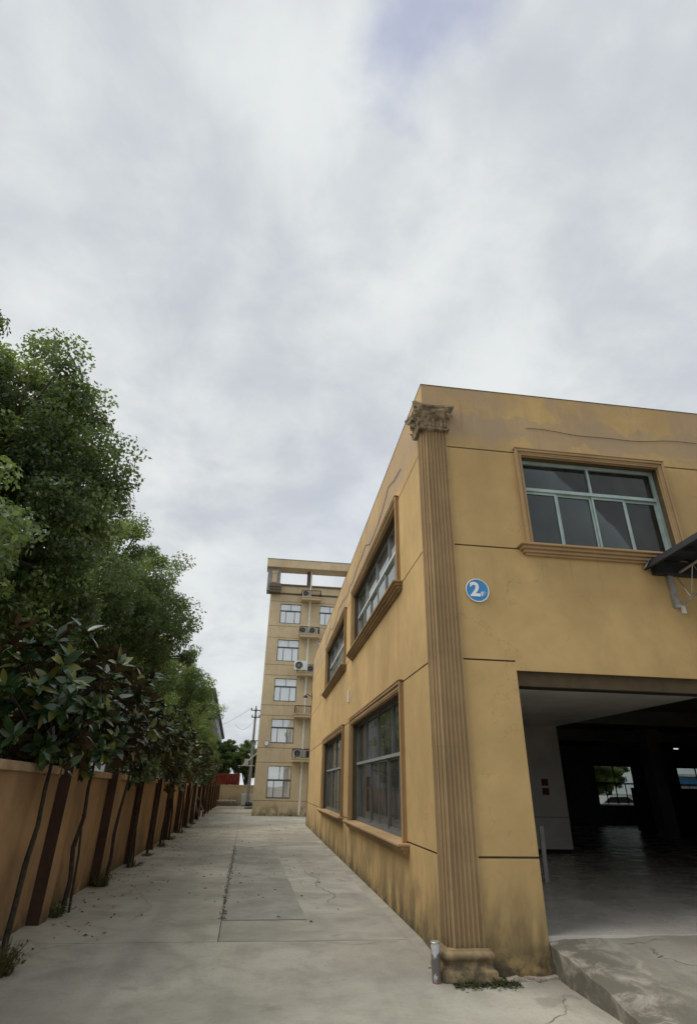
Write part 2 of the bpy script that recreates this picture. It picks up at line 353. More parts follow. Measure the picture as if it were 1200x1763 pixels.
def thing(name, label, cat, loc=(0, 0, 0), rz=0.0, group=None):
    o = bpy.data.objects.new(name, None); COL.objects.link(o); o.location = loc; o.rotation_euler = (0, 0, rz); o.empty_display_size = .2
    return tag(o, label, cat, group)
def fX(x0=0.0):   # facade facing -X : (a along y, n inward, z)
    return lambda a, n, z: (x0+n, a, z)
def fY(y0=0.0):   # facade facing -Y
    return lambda a, n, z: (a, y0+n, z)
def pbox(mb, f, a0, a1, n0, n1, z0, z1, mi=0): return mb.box(f(a0, n0, z0), f(a1, n1, z1), mi)
def plate(mb, f, a0, a1, z0, z1, holes, n0, n1, mi=0):
    """a flat slab with rectangular holes, extruded from n0 to n1"""
    hs = [(max(a0, h[0]), min(a1, h[1]), max(z0, h[2]), min(z1, h[3])) for h in holes]
    hs = [h for h in hs if h[1] > h[0]+1e-6 and h[3] > h[2]+1e-6]
    A = sorted({a0, a1} | {q for h in hs for q in h[:2]}); Z = sorted({z0, z1} | {q for h in hs for q in h[2:]})
    def solid(i, j):
        if i < 0 or j < 0 or i >= len(A)-1 or j >= len(Z)-1: return False
        a, z = (A[i]+A[i+1])/2, (Z[j]+Z[j+1])/2
        return not any(h[0] < a < h[1] and h[2] < z < h[3] for h in hs)
    idx = {}
    def V(a, n, z):
        k = (round(a, 5), round(n, 5), round(z, 5))
        if k not in idx: idx[k] = len(mb.v); mb.v.append(tuple(f(a, n, z)))
        return idx[k]
    def F(*q): mb.f.append(q); mb.mi.append(mi)
    for i in range(len(A)-1):
        for j in range(len(Z)-1):
            if not solid(i, j): continue
            a, b_, z, w = A[i], A[i+1], Z[j], Z[j+1]
            F(V(a,n0,z), V(b_,n0,z), V(b_,n0,w), V(a,n0,w)); F(V(a,n1,z), V(a,n1,w), V(b_,n1,w), V(b_,n1,z))
            if not solid(i-1, j): F(V(a,n0,z), V(a,n0,w), V(a,n1,w), V(a,n1,z))
            if not solid(i+1, j): F(V(b_,n0,z), V(b_,n1,z), V(b_,n1,w), V(b_,n0,w))
            if not solid(i, j-1): F(V(a,n0,z), V(a,n1,z), V(b_,n1,z), V(b_,n0,z))
            if not solid(i, j+1): F(V(a,n0,w), V(b_,n0,w), V(b_,n1,w), V(a,n1,w))
    return mb

# ------------------------------------------------------------------ the ground
def gz(y):
    if y >= 1.15: return 0.0
    if y <= -.3: return -.10
    return -.10*(1.15-y)/1.45
def struct(o): return tag(o, kind='structure')
g = MB(); S = 900; g.add([(-S, -S, -.22), (S, -S, -.22), (S, S, -.22), (-S, S, -.22)], [(0, 1, 2, 3)])
struct(build(g, 'ground', 'dirt'))
pv = MB()
ys = [-30, -12, -5, -.3, 0.4, 1.15, 60]
rows = []
for y in ys: rows += [(-7.2, y, gz(y)-.035), (30, y, gz(y)-.035)]
pv.add(rows, [(2*i, 2*i+1, 2*i+3, 2*i+2) for i in range(len(ys)-1)])
pave = struct(build(pv, 'concrete_pavement', 'joint'))
def wall_x(y): return -4.75 - .0265*y
def slab(x0, x1, y0, y1, mat_, slope=False, jog=0.0):
    m = MB(); g_ = .0045
    yy = [y0+g_] + [y for y in (-5, -.3, .4) if y0 < y < y1] + [y1-g_]
    top = []
    for y in yy:
        t = (y-y0)/(y1-y0); dz = random.uniform(-.0015, .0015)
        xa = x0(y) if callable(x0) else x0; xb = x1(y) if callable(x1) else x1
        top.append(((xa+g_, y, gz(y)+dz), (xb-g_, y, gz(y)+dz)))
    v = [q for p in top for q in p] + [(q[0], q[1], q[2]-.03) for p in top for q in p]; n = len(top); f = []
    for i in range(n-1):
        f += [(2*i, 2*i+1, 2*i+3, 2*i+2), (2*i, 2*i+2, 2*n+2*i+2, 2*n+2*i), (2*i+1, 2*n+2*i+1, 2*n+2*i+3, 2*i+3)]
    f += [(0, 2*n, 2*n+1, 1), (2*n-2, 2*n-1, 4*n-1, 4*n-2)]
    m.add(v, f); return build(m, 'slab', mat_, pave)
slab(-7.0, 26, -29, -5.2, 'conc'); slab(-7.0, 26, -5.2, 1.15, 'conc')
mid = lambda y: -2.36 - .031*y
seams = [1.15, 6.9, 12.7, 18.4, 24.2, 30.0, 36.0, 42.0, 48.4]
for i in range(len(seams)-1):
    slab(lambda y: wall_x(y)-.1, mid, seams[i], seams[i+1], 'conc')
    slab(mid, .2, seams[i]+(.9 if i else 0), seams[i+1]+.9 if i < 7 else 48.4, 'conc_b' if i in (0, 1) else 'conc')
for i in range(4): slab(.2, 22, 22+i*6.5, 28.5+i*6.5, 'conc')
k = MB(); KY = [.26, .7, 1.15, 1.9] + [1.9+1.18*(i+1) for i in range(17)]; rk = random.Random(3); KV = []
for y in KY:
    z0 = gz(y); xo = -.165+rk.uniform(-.012, .012); KV += [(xo-.012, y, z0-.012), (xo, y, z0+.010+rk.uniform(-.003, .004)), (-.021, y, z0+.020+rk.uniform(-.004, .004)), (-.021, y, z0-.012)]
for i in range(len(KY)-1):
    for q in range(4): k.f.append((4*i+q, 4*i+(q+1) % 4, 4*i+4+(q+1) % 4, 4*i+4+q)); k.mi.append(0)
k.v = KV; k.f += [(0, 1, 2, 3), tuple(4*len(KY)-4+q for q in (3, 2, 1, 0))]; k.mi += [0, 0]
struct(build(k, 'kerb_strip', 'conc'))
def crack(pts, w, seed, zf, name='crack'):
    rng = random.Random(seed); m = MB(); P_ = []
    for i in range(len(pts)-1):
        n = 9
        for q in range(n): t = q/n; P_.append((pts[i][0]+(pts[i+1][0]-pts[i][0])*t+rng.gauss(0, w*1.6), pts[i][1]+(pts[i+1][1]-pts[i][1])*t+rng.gauss(0, w*1.6)))
    P_.append(pts[-1])
    v = []
    for i, p in enumerate(P_):
        a = P_[max(i-1, 0)]; c = P_[min(i+1, len(P_)-1)]; dx, dy = c[0]-a[0], c[1]-a[1]; L = math.hypot(dx, dy) or 1; ww = w*rng.uniform(.35, 1.1)*.36
        v += [(p[0]-dy/L*ww, p[1]+dx/L*ww, zf(*p)+.004), (p[0]+dy/L*ww, p[1]-dx/L*ww, zf(*p)+.004)]
    m.add(v, [(2*i, 2*i+1, 2*i+3, 2*i+2) for i in range(len(P_)-1)]); return build(m, name, 'crack', pave)
zg = lambda x, y: gz(y)
def patch(x0, w_, ya, yb, seed):
    rng = random.Random(seed); m = MB(); n = 20; v = []
    for i in range(n+1):
        y = ya+(yb-ya)*i/n; v += [(x0(y)+.012, y, .0055), (x0(y)+w_+rng.gauss(0, .006), y, .0055)]
    m.add(v, [(2*i, 2*i+1, 2*i+3, 2*i+2) for i in range(n)]); return build(m, 'repair_patch', 'patch', pave)
patch(mid, 1.12, 2.25, 12.3, 3)
crack([(-1.05, 7.0), (-.85, 5.9), (-.95, 5.0), (-.70, 4.1), (-.90, 3.4)], .016, 1, zg); crack([(-.85, 5.9), (-.45, 5.5), (-.25, 5.6)], .012, 2, zg)
crack([(-1.95, 6.6), (-1.25, 6.6)], .03, 3, zg); crack([(-1.95, 6.9), (-1.25, 6.9)], .02, 4, zg); crack([(-.75, 8.2), (-.25, 8.25)], .03, 5, zg)
crack([(-3.9, 4.4), (-3.5, 3.2), (-3.6, 2.2)], .010, 6, zg); crack([(-1.5, 1.15), (-.8, 1.0), (-.3, 1.1)], .010, 7, zg); crack([(.35, -1.2), (.75, -.9), (.9, -.5)], .009, 8, zg)
# ramp up to the hall door, with a worn edge
rp = MB(); ny, nx = 26, 30; X0, X1, Y1 = 1.064, 6.2, -2.45
def rz_(y): return .225 + y*.138
vv = []
for j in range(ny+1):
    y = .028 + (Y1-.028)*j/ny
    for i in range(nx+1):
        x = X0 + (X1-X0)*i/nx; d = x-X0
        zz = rz_(y) + .012*math.sin(3*x+2*y) + .006*math.sin(9*x-5*y) - .035*math.exp(-d/.035) + random.uniform(-.002, .002)
        vv.append((x + (.012*math.sin(11*y)+.006*math.sin(31*y) if i == 0 else 0), y, max(zz, -.115)))
ff = [(j*(nx+1)+i, j*(nx+1)+i+1, (j+1)*(nx+1)+i+1, (j+1)*(nx+1)+i) for j in range(ny) for i in range(nx)]
o0 = len(vv)
for j in range(ny+1): vv.append((X0+.03, Y1*j/ny, -.2))
ff += [(j*(nx+1), (j+1)*(nx+1), o0+j+1, o0+j) for j in range(ny)]
rp.add(vv, ff); struct(build(rp, 'entrance_ramp', 'conc_ramp', smooth=True))

zr = lambda x, y: rz_(y) + .012*math.sin(3*x+2*y) + .006*math.sin(9*x-5*y)
crack([(2.05, -.25), (1.98, -.42), (2.25, -.62), (2.55, -.95)], .014, 11, zr)
crack([(1.85, -.10), (2.3, -.10)], .014, 12, zr)
# ------------------------------------------------------------------ factory building
FB = thing('factory_building', 'ochre two-storey factory building with fluted corner pilaster and open dark doorway', 'building', (0, 0, 0))
ZT = 7.48; XR, YB = 24.0, 22.0
LW = [(1.93, 7.32, .93, 2.97, 2.10), (8.93, 14.32, .93, 2.97, 2.10)]
UW = [(1.93, 7.32, 4.70, 6.24, 5.62), (8.93, 14.32, 4.70, 6.24, 5.62)]
FWIN = (1.53, 3.83, 4.72, 6.26, 5.74)
DOOR = (1.06, 5.6, -.3, 2.97)
BW = [(9.6, 11.8, 1.0, 2.85), (14.5, 16.65, 1.0, 2.85), (19.1, 21.3, 1.0, 2.85)]
fl, ff_ = fX(0), fY(0)
lh = [(w[0], w[1], w[2], w[3]) for w in LW+UW]; fh = [(FWIN[0], FWIN[1], FWIN[2], FWIN[3])]
m = MB(); plate(m, fl, .02, YB, -.2, ZT-.02, lh, .02, .26); build(m, 'wall', 'groove', FB)
m = MB(); plate(m, ff_, .27, XR, -.2, ZT-.02, fh+[DOOR], .02, .26); build(m, 'wall', 'groove', FB)
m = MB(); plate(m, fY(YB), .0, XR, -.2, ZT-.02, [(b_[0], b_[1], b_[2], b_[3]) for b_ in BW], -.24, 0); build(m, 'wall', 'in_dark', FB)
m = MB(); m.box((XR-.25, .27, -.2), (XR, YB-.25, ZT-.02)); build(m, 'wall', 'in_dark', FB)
G = .011
ROWS = [-.2, .945, 3.085, 4.672, 6.315, ZT]
ENDS = [0.0, 7.62, 14.62, YB]
for r in range(5):
    z0, z1 = ROWS[r]+(G if r else 0), ROWS[r+1]-(G if r < 4 else 0)
    cols = ENDS if r < 4 else [0.0, YB]
    for c in range(len(cols)-1):
        m = MB(); plate(m, fl, cols[c]+(.006 if c else 0), cols[c+1]-(.006 if c < len(cols)-2 else 0), z0, z1, lh, 0, .02); build(m, 'wall_panel', 'wall', FB)
for r in range(5):
    z0, z1 = ROWS[r]+(G if r else 0), ROWS[r+1]-(G if r < 4 else 0); m = MB()
    if r == 2: plate(m, ff_, .0201, XR, DOOR[3], z1, [(.0, DOOR[0]-.001, 0, z0)], 0, .02)
    elif r < 2:
        plate(m, ff_, .0201, DOOR[0], z0, z1, [], 0, .02); build(m, 'wall_panel', 'wall', FB); m = MB()
        plate(m, ff_, DOOR[1], XR, z0, min(z1, 2.96), [], 0, .02)
    else: plate(m, ff_, .0201, XR, z0, z1, fh, 0, .02)
    build(m, 'wall_panel', 'wall', FB)
m = MB(); m.box((-.006, -.006, ZT), (XR, .27, ZT+.012)); m.box((-.006, .2701, ZT), (.27, YB, ZT+.012)); build(m, 'parapet_cap', 'groove', FB)
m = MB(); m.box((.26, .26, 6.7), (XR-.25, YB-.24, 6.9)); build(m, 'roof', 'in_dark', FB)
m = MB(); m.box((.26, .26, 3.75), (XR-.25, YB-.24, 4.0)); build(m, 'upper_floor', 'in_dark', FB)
m = MB(); m.box((.26, .03, -.1), (XR-.25, YB-.24, .245)); build(m, 'hall_floor', 'floor_in', FB)
m = MB(); m.box((.26, .262, 3.17), (5.65, 8.02, 3.72)); build(m, 'low_ceiling', 'ceil', FB)
m = MB(); m.box((3.2, 8.03, .34), (5.65, 8.35, 3.74)); pt_ = build(m, 'partition', 'in_grey', FB)
m = MB(); m.box((3.2, 8.08, .246), (5.60, 8.3, .339)); build(m, 'gap_shade', 'black', pt_)  # black block paints in the shade of the gap under the raised partition
m = MB(); m.box((3.2, 8.018, 1.02), (5.65, 8.029, 1.035)); build(m, 'dado_line', 'in_dark', pt_)
for zz in (1.73, 1.52):
    m = MB(); m.box((5.03, 8.019, zz), (5.21, 8.0295, zz+.16)); build(m, 'notice', 'in_red', pt_)
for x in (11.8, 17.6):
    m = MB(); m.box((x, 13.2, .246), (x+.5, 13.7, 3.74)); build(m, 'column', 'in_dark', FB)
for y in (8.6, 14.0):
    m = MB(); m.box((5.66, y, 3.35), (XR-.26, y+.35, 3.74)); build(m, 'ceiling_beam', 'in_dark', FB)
m = MB(); m.box((1.07, .10, 2.80), (5.59, .16, 2.97)); build(m, 'lintel_strip', 'groove', FB)
m = MB(); m.box((.9, .27, 2.875), (5.8, .55, 3.16)); build(m, 'shutter_box', 'in_dark', FB)
m = MB(); m.box((1.08, .30, 2.80), (5.6, .36, 2.872)); build(m, 'shutter_bottom_bar', 'black', FB)

def window(parent, f, a0, a1, z0, z1, zt, tops, bots, fm, gm, recess=.12, fw=.05, pale=None, name='window', sw=.032):
    m = MB(); d0, d1 = recess, recess+.06
    for q in ((a0, a0+fw, z0, z1), (a1-fw, a1, z0, z1)): pbox(m, f, q[0], q[1], d0, d1, q[2], q[3])
    for q in ((z0, z0+fw), (z1-fw, z1)): pbox(m, f, a0+fw, a1-fw, d0, d1, q[0], q[1])
    w = build(m, name, fm, parent)
    m = MB(); pbox(m, f, a0+fw, a1-fw, d0-.012, d1-.002, zt-.026, zt+.026); build(m, 'transom', pale or fm, w)
    i0, i1 = a0+fw, a1-fw
    def row(edges, za, zb, mw, sl_):
        e = [i0]+edges+[i1]
        for i in range(len(e)-1):
            off = (.018 if i % 2 else 0) if sl_ else 0
            m = MB(); pbox(m, f, e[i]+.004, e[i+1]-.004, d0+.028+off, d0+.034+off, za+.004, zb-.004); build(m, 'pane', gm, w)
            if sl_:
                m = MB()
                for q in ((e[i], e[i]+sw), (e[i+1]-sw, e[i+1])): pbox(m, f, q[0]+.001, q[1]-.001, d0+.012+off, d0+.026+off, za+.002, zb-.002)
                for q in ((za+.002, za+.04), (zb-.04, zb-.002)): pbox(m, f, e[i]+sw+.0001, e[i+1]-sw-.0001, d0+.013+off, d0+.026+off, q[0], q[1])
                build(m, 'sash', fm, w)
        if not sl_:
            for a in edges:
                m = MB(); pbox(m, f, a-mw/2, a+mw/2, d0-.004, d1-.004, za, zb); build(m, 'mullion', fm, w)
    row(tops, zt+.026, z1-fw, .035, False); row(bots, z0+fw, zt-.026, .05, True)
    return w
def surround(parent, f, a0, a1, z0, z1, w=.12):
    m = MB()
    pbox(m, f, a0-w, a0, -.045, .0, z0, z1+w); pbox(m, f, a1, a1+w, -.045, .0, z0, z1+w); pbox(m, f, a0, a1, -.045, .0, z1, z1+w)
    for q in ((a0-w-.012, a0-w+.03), (a1+w-.03, a1+w+.012)): pbox(m, f, q[0], q[1], -.068, -.0455, z0, z1+w+.012)
    pbox(m, f, a0-w+.031, a1+w-.031, -.068, -.0455, z1+w-.03, z1+w+.012)
    pbox(m, f, a0-w-.02, a1+w+.02, -.08, -.0, z1+w+.0125, z1+w+.03)
    for q in ((a0-.04, a0-.025), (a1+.025, a1+.04)): pbox(m, f, q[0], q[1], -.055, -.0455, z0, z1+.025)
    pbox(m, f, a0-.025, a1+.025, -.055, -.0455, z1+.025, z1+.04)
    build(m, 'window_surround', 'trim', parent, bevel=.006)
    m = MB()
    for k_, (pr, h0, h1, ex) in enumerate(((.165, -.032, .0, .20), (.125, -.075, -.0325, .165), (.085, -.118, -.0755, .13), (.05, -.15, -.1185, .10))):
        pbox(m, f, a0-w+.04-ex, a1+w-.04+ex, -pr, .0, z0+h0, z0+h1)
    pbox(m, f, a0+.001, a1-.001, .0, .12, z0-.03, z0+.004)
    build(m, 'sill', 'trim', parent, bevel=.006)
def spl(a0, a1, fr): return [a0+(a1-a0)*t for t in fr]
for w in LW:
    window(FB, fl, w[0], w[1], w[2], w[3], w[4], spl(w[0], w[1], (.24, .5, .76)), spl(w[0], w[1], (.165, .335, .5, .665, .835)), 'grey_alu', 'glass_low', pale='mid_alu')
    surround(FB, fl, w[0], w[1], w[2], w[3])
for w in UW:
    window(FB, fl, w[0], w[1], w[2], w[3], w[4], spl(w[0], w[1], (.25, .5, .75)), spl(w[0], w[1], (.165, .335, .5, .665, .835)), 'mid_alu', 'glass_up', pale='pale_alu')
    surround(FB, fl, w[0], w[1], w[2], w[3])
w = FWIN
window(FB, ff_, w[0], w[1], w[2], w[3], w[4], [w[0]+1.16], [w[0]+.57, w[0]+1.15, w[0]+1.70], 'green_alu', 'glass', fw=.055)
surround(FB, ff_, w[0], w[1], w[2], w[3], .088)
for q in BW:
    window(FB, fY(YB), q[0], q[1], q[2], q[3], q[2]+1.05, [(q[0]+q[1])/2], spl(q[0], q[1], (.25, .5, .75)), 'black', 'glass_clear', recess=-.16)

# corner pilaster : fluted shaft wrapping the corner
PL = build(MB().box((.001, .001, -.16), (.01, .01, -.15)), 'pilaster', 'pil', FB)
def shaft_poly():
    d = .04; pts = [(.0, .205), (-d, .205)]
    def flute(p0, p1, n, inw):
        out = []; p0 = Vector(p0); p1 = Vector(p1); L = (p1-p0).length; t = (p1-p0)/L; w_ = L/n
        for i in range(n):
            c = p0+t*(w_*(i+.5)); r_ = w_*.41
            for k_ in range(7):
                th = PI*k_/6; q = c - t*(r_*math.cos(th)) + Vector(inw)*(r_*1.35*math.sin(th)); out.append((q.x, q.y))
        return out
    pts += flute((-d, .198), (-d, .034), 4, (1, 0)); pts += [(-d, .030)]; pts += flute((-d+.003, .026), (.026, -d+.003), 2, (.7071, .7071)); pts += [(.030, -d)]
    pts += flute((.036, -d), (.345, -d), 6, (0, -1*-1)); pts += [(.352, -d), (.352, 0), (.0, 0)]
    return pts
SP = shaft_poly()
cuts = [.16, 1.05, 2.05, 3.08, 4.02, 4.95, 5.86, 6.56]
for i in range(len(cuts)-1):
    j = (random.uniform(-.0015, .0015), random.uniform(-.0015, .0015))
    m = MB(); m.prism([(x+j[0], y+j[1]) for x, y in SP], cuts[i]+.001, cuts[i+1]-.001); build(m, 'shaft', 'pil', PL)
def Lring(off, z, ext=0.0, conc=0.0):
    """outline wrapping the corner, pushed out by off; ext widens the ends; conc hollows the two sides"""
    e = .352+ext; es = .235+ext; p = []
    N_ = 6
    for i in range(N_+1):
        t = i/N_; p.append((-off + conc*math.sin(PI*t), es*(1-t) + (-off+.03)*t, z))
    for i in range(N_+1):
        t = i/N_; p.append(((-off+.03)*(1-t) + e*t, -off + conc*math.sin(PI*t), z))
    p += [(e, .0, z), (.0, .0, z), (.0, es, z)]
    return p
m = MB(); prof = [(-.17, .135), (-.015, .135), (.0, .125), (.012, .098), (.035, .084), (.06, .084), (.075, .092), (.085, .108), (.105, .117), (.13, .112), (.146, .096), (.15, .078), (.164, .072)]
m.loft([Lring(o_, z_, o_*.6) for z_, o_ in prof]); build(m, 'base', 'pil', PL, smooth=True)
m = MB()
m.loft([Lring(o_, z_, o_*.5) for z_, o_ in ((6.55, .06), (6.56, .085), (6.585, .092), (6.60, .082), (6.612, .062))])
m.loft([Lring(o_, z_, o_*.4) for z_, o_ in ((6.605, .055), (6.70, .060), (6.78, .075), (6.84, .10), (6.88, .135))])
m.loft([Lring(o_, z_, o_*.55, c_) for z_, o_, c_ in ((6.875, .15, .03), (6.905, .185, .065), (6.935, .19, .07), (6.94, .20, .07), (6.975, .205, .07), (6.985, .18, .06))])
def volute(c, ax, r):
    c = Vector(c); ax = Vector(ax).normalized(); up = Vector((0, 0, 1)); sd = ax.cross(up).normalized(); pts = []; rad = []
    for i in range(30):
        t = i/29; th = t*2.4*2*PI; rr_ = r*(1-.86*t); pts.append(c + sd*(rr_*math.cos(th)) + up*(rr_*math.sin(th)) + ax*(.018*t)); rad.append(.016*(1-.45*t))
    m.tube(pts, rad, 6); m.disc(c-ax*.06, ax, r*.92, .055, 16)
volute((-.135, -.135, 6.815), (-1, -1, 0), .062); volute((.40, -.105, 6.815), (.55, -1, 0), .06); volute((-.105, .29, 6.815), (-1, .55, 0), .06)
m.tube([(.14, -.12, 6.85), (.14, -.165, 6.85)], [.04, .028], 9); m.tube([(-.12, .14, 6.85), (-.165, .14, 6.85)], [.04, .028], 9)
def acanth(px, py, ax, z0_, h, wd):
    ax = Vector(ax); sd = Vector((-ax.y, ax.x, 0)); R_ = []
    for i in range(6):
        t = i/5; c = Vector((px, py, z0_+h*min(1, t*1.12) - (.03 if t == 1 else 0))) + ax*(.012+.045*t**2.2); w2 = wd*(.55+.6*math.sin(PI*min(t*.8+.1, 1)))*(.35 if t == 1 else 1)
        R_.append([tuple(c-sd*w2), tuple(c+ax*.016), tuple(c+sd*w2), tuple(c-ax*.012)])
    m.loft(R_)
for i in range(6): acanth(.02+.062*i, -.062, (0, -1, 0), 6.61, .12 if i % 2 else .17, .026); acanth(-.062, .02+.062*i, (-1, 0, 0), 6.61, .12 if i % 2 else .17, .026)
build(m, 'capital', 'capital', PL, smooth=True)

# things fixed on the factory
SG = thing('building_number_sign', 'round blue enamel number 2 sign beside the fluted pilaster', 'sign', (.632, -.002, 4.005))
m = MB().disc((.632, -.004, 4.005), (0, -1, 0), .158, .014, 48); build(m, 'plate', 'blue', SG)
m = MB(); ring = []
for i in range(49):
    th = 2*PI*i/48; ring.append((.632+.158*math.cos(th), -.017, 4.005+.158*math.sin(th)))
m.tube(ring, .0075, 6, caps=False); build(m, 'rim', 'signwhite', SG, smooth=True)
def text_mesh(txt, size, bold, name, parent, cx, cz, y, sx=1.0):
    cu = bpy.data.curves.new('t', 'FONT'); cu.body = txt; cu.size = size; cu.offset = bold; cu.extrude = .0015; cu.align_x = 'CENTER'; cu.align_y = 'CENTER'
    to = bpy.data.objects.new('t', cu); COL.objects.link(to); bpy.context.view_layer.update()
    dg = bpy.context.evaluated_depsgraph_get(); me = bpy.data.meshes.new_from_object(to.evaluated_get(dg)); bpy.data.objects.remove(to)
    P_ = np.array([v.co[:] for v in me.vertices]); c = (P_.max(0)+P_.min(0))/2; off = root_loc(parent)
    for v in me.vertices:
        x, yy, z_ = v.co; v.co = ((x-c[0])*sx+cx-off.x, -(z_-c[2])+y-off.y, (yy-c[1])+cz-off.z)
    me.materials.clear(); me.materials.append(M['signwhite'])
    o = bpy.data.objects.new(name, me); COL.objects.link(o); o.parent = parent; return o
text_mesh('2', .27, .0085, 'numeral', SG, .598, 4.02, -.0205, 1.05)
text_mesh('幢', .078, .0012, 'character', SG, .715, 3.957, -.0205)
m = MB().box((-.05, 7.86, 3.56), (-.001, 7.96, 3.86)); tag(build(m, 'junction_box', 'white', bevel=.006), 'small upright white plastic box on the ochre side wall', 'box')
LB = thing('wall_lamp_bracket', 'small dark lamp bracket at the far corner of the ochre factory', 'lamp', (-.001, 21.6, 5.6))
build(MB().tube([(-.002, 21.6, 5.6), (-.28, 21.6, 5.72), (-.34, 21.6, 5.66)], .02, 6), 'arm', 'darkmetal', LB)
build(MB().loft([[(-.34+r_*math.cos(t), 21.6+r_*math.sin(t), z_) for t in np.linspace(0, 2*PI, 10, endpoint=False)] for z_, r_ in ((5.68, .03), (5.60, .11), (5.56, .12))]), 'shade', 'darkmetal', LB)
build(MB().box((-.012, 21.53, 5.48), (-.001, 21.67, 5.74)), 'plate', 'darkmetal', LB)
m = MB(); P_ = []
for i in range(26):
    t = i/25; P_.append((1.7+3.0*t, -.012, 6.80 - .07*math.sin(PI*t)**2 + .05*t + .012*math.sin(17*t)))
m.tube(P_, .0042, 5); P_ = [(.9+.8*i/8, -.009, 6.84-.03*math.sin(i)) for i in range(9)]; tag(build(m, 'loose_cable', 'rust'), 'thin dark cable sagging across the front parapet', 'cable')
m = MB(); P_ = [(-.012, 1.5+i*.55, 6.78 + .10*math.sin(i*.9) + (.14 if i % 5 == 2 else 0)) for i in range(26)]
m.tube(P_, .0055, 5); tag(build(m, 'wall_cable', 'darkmetal'), 'thin cable strung along the side parapet above the windows', 'cable')

# canopy over the door
CN = thing('door_canopy', 'black sheet canopy on a light steel truss over the doorway', 'canopy', (3.2, -.001, 4.6))
def cz_(y): return 4.60 + .012*(-y)
for i in range(14):
    x0 = 3.24+.42*i
    m = MB(); m.add([(x0, -.02, cz_(0)), (x0+.10, -.02, cz_(0)+.035), (x0+.16, -.02, cz_(0)+.035), (x0+.26, -.02, cz_(0)), (x0+.41, -.02, cz_(0)),
                     (x0, -1.9, cz_(1.9)), (x0+.10, -1.9, cz_(1.9)+.035), (x0+.16, -1.9, cz_(1.9)+.035), (x0+.26, -1.9, cz_(1.9)), (x0+.41, -1.9, cz_(1.9))],
                    [(0, 1, 6, 5), (1, 2, 7, 6), (2, 3, 8, 7), (3, 4, 9, 8)])
    s_ = build(m, 'roof_sheet', 'sheet', CN); md = s_.modifiers.new('thick', 'SOLIDIFY'); md.thickness = .006
m = MB(); m.add([(3.17, -.02, 4.48), (3.24, -.02, 4.60), (3.27, -.02, 4.60), (3.20, -.02, 4.47), (3.17, -1.9, 4.50), (3.24, -1.9, 4.62), (3.27, -1.9, 4.62), (3.20, -1.9, 4.49)],
                [(0,1,2,3),(7,6,5,4),(0,4,5,1),(1,5,6,2),(2,6,7,3),(3,7,4,0)]); build(m, 'edge_flashing', 'sheet', CN)
m = MB(); m.add([(3.13, -.03, 4.49), (3.24, -.03, 4.61), (3.155, -.03, 4.475), (3.13, -.10, 4.50), (3.24, -.10, 4.62), (3.155, -.10, 4.485)], [(0, 1, 2), (3, 5, 4), (0, 3, 4, 1), (1, 4, 5, 2), (2, 5, 3, 0)]); build(m, 'gutter_end', 'steel', CN)
m = MB(); m.box((3.28, -.14, 4.40), (9.0, -.02, 4.585)); build(m, 'wall_beam', 'sheet', CN)
for q, x in enumerate((3.62, 5.6, 7.6)):
    build(MB().tube([(x, -.05, 4.42), (x, -1.85, 4.56)], .02, 8), 'top_chord', 'steel', CN, smooth=True)
    build(MB().tube([(x, -.05, 3.98), (x, -1.85, 4.42)], .02, 8), 'bottom_chord', 'steel', CN, smooth=True)
    build(MB().box((x-.13, -.05, 3.93), (x-.05, -.005, 4.40)), 'bracket', 'steel', CN)
    build(MB().box((x-.03, -.03, 3.86), (x+.04, -.004, 4.0)), 'foot_plate', 'offwhite', CN)
    nw = 5; tz = lambda t: 4.42+.14*t; bz = lambda t: 3.98+.44*t
    for i in range(nw):
        a, b_ = i/nw, (i+.5)/nw; c = (i+1)/nw
        for p_, r_ in (((x, -.05-1.8*a, tz(a)), (x, -.05-1.8*b_, bz(b_))), ((x, -.05-1.8*b_, bz(b_)), (x, -.05-1.8*c, tz(c)))):
            build(MB().tube([p_, r_], .007, 6), 'web_rod', 'steel', CN)
for y in (-.6, -1.2, -1.8):
    build(MB().box((3.3, y-.03, 4.535), (9.0, y+.03, 4.59)), 'purlin', 'sheet', CN)

# inside the hall
m = MB().obox((2.76, 3.52, .66), (.075, .04, .82), Matrix.Rotation(.05, 3, 'X')); tag(build(m, 'leaning_board', 'pole', bevel=.004), 'narrow pale board standing inside the doorway by the jamb', 'board')
CB = thing('dark_cabinet', 'tall dark cabinet deep inside the unlit hall', 'cabinet', (13.0, 15.0, .246))
build(MB().box((12.6, 15.0, .30), (16.2, 16.0, 1.80)), 'body', 'black', CB); build(MB().box((12.65, 15.05, .246), (16.15, 15.95, .2995)), 'plinth', 'darkmetal', CB)
for i in range(3): build(MB().box((12.64+1.18*i, 14.978, .36), (13.78+1.18*i, 14.999, 1.75)), 'door', 'darkmetal', CB)
for q, (x, y, z_) in enumerate(((14.2, 15.3, 3.45), (16.5, 18.0, 3.45))):
    TL = thing('tube_light', ('lit fluorescent tube hanging under the hall ceiling, nearer one' if q == 0 else 'lit fluorescent tube hanging under the hall ceiling, farther one'), 'lamp', (x, y, z_), group='hall tube lights')
    build(MB().tube([(x-.11, y, z_), (x+.11, y, z_)], .018, 8), 'tube', 'tube', TL); build(MB().box((x-.18, y-.04, z_+.021), (x+.18, y+.04, z_+.06)), 'housing', 'white', TL)
    for s_ in (-.12, .12): build(MB().tube([(x+s_, y, z_+.06), (x+s_, y, 3.75)], .004, 4), 'hanger', 'darkmetal', TL)

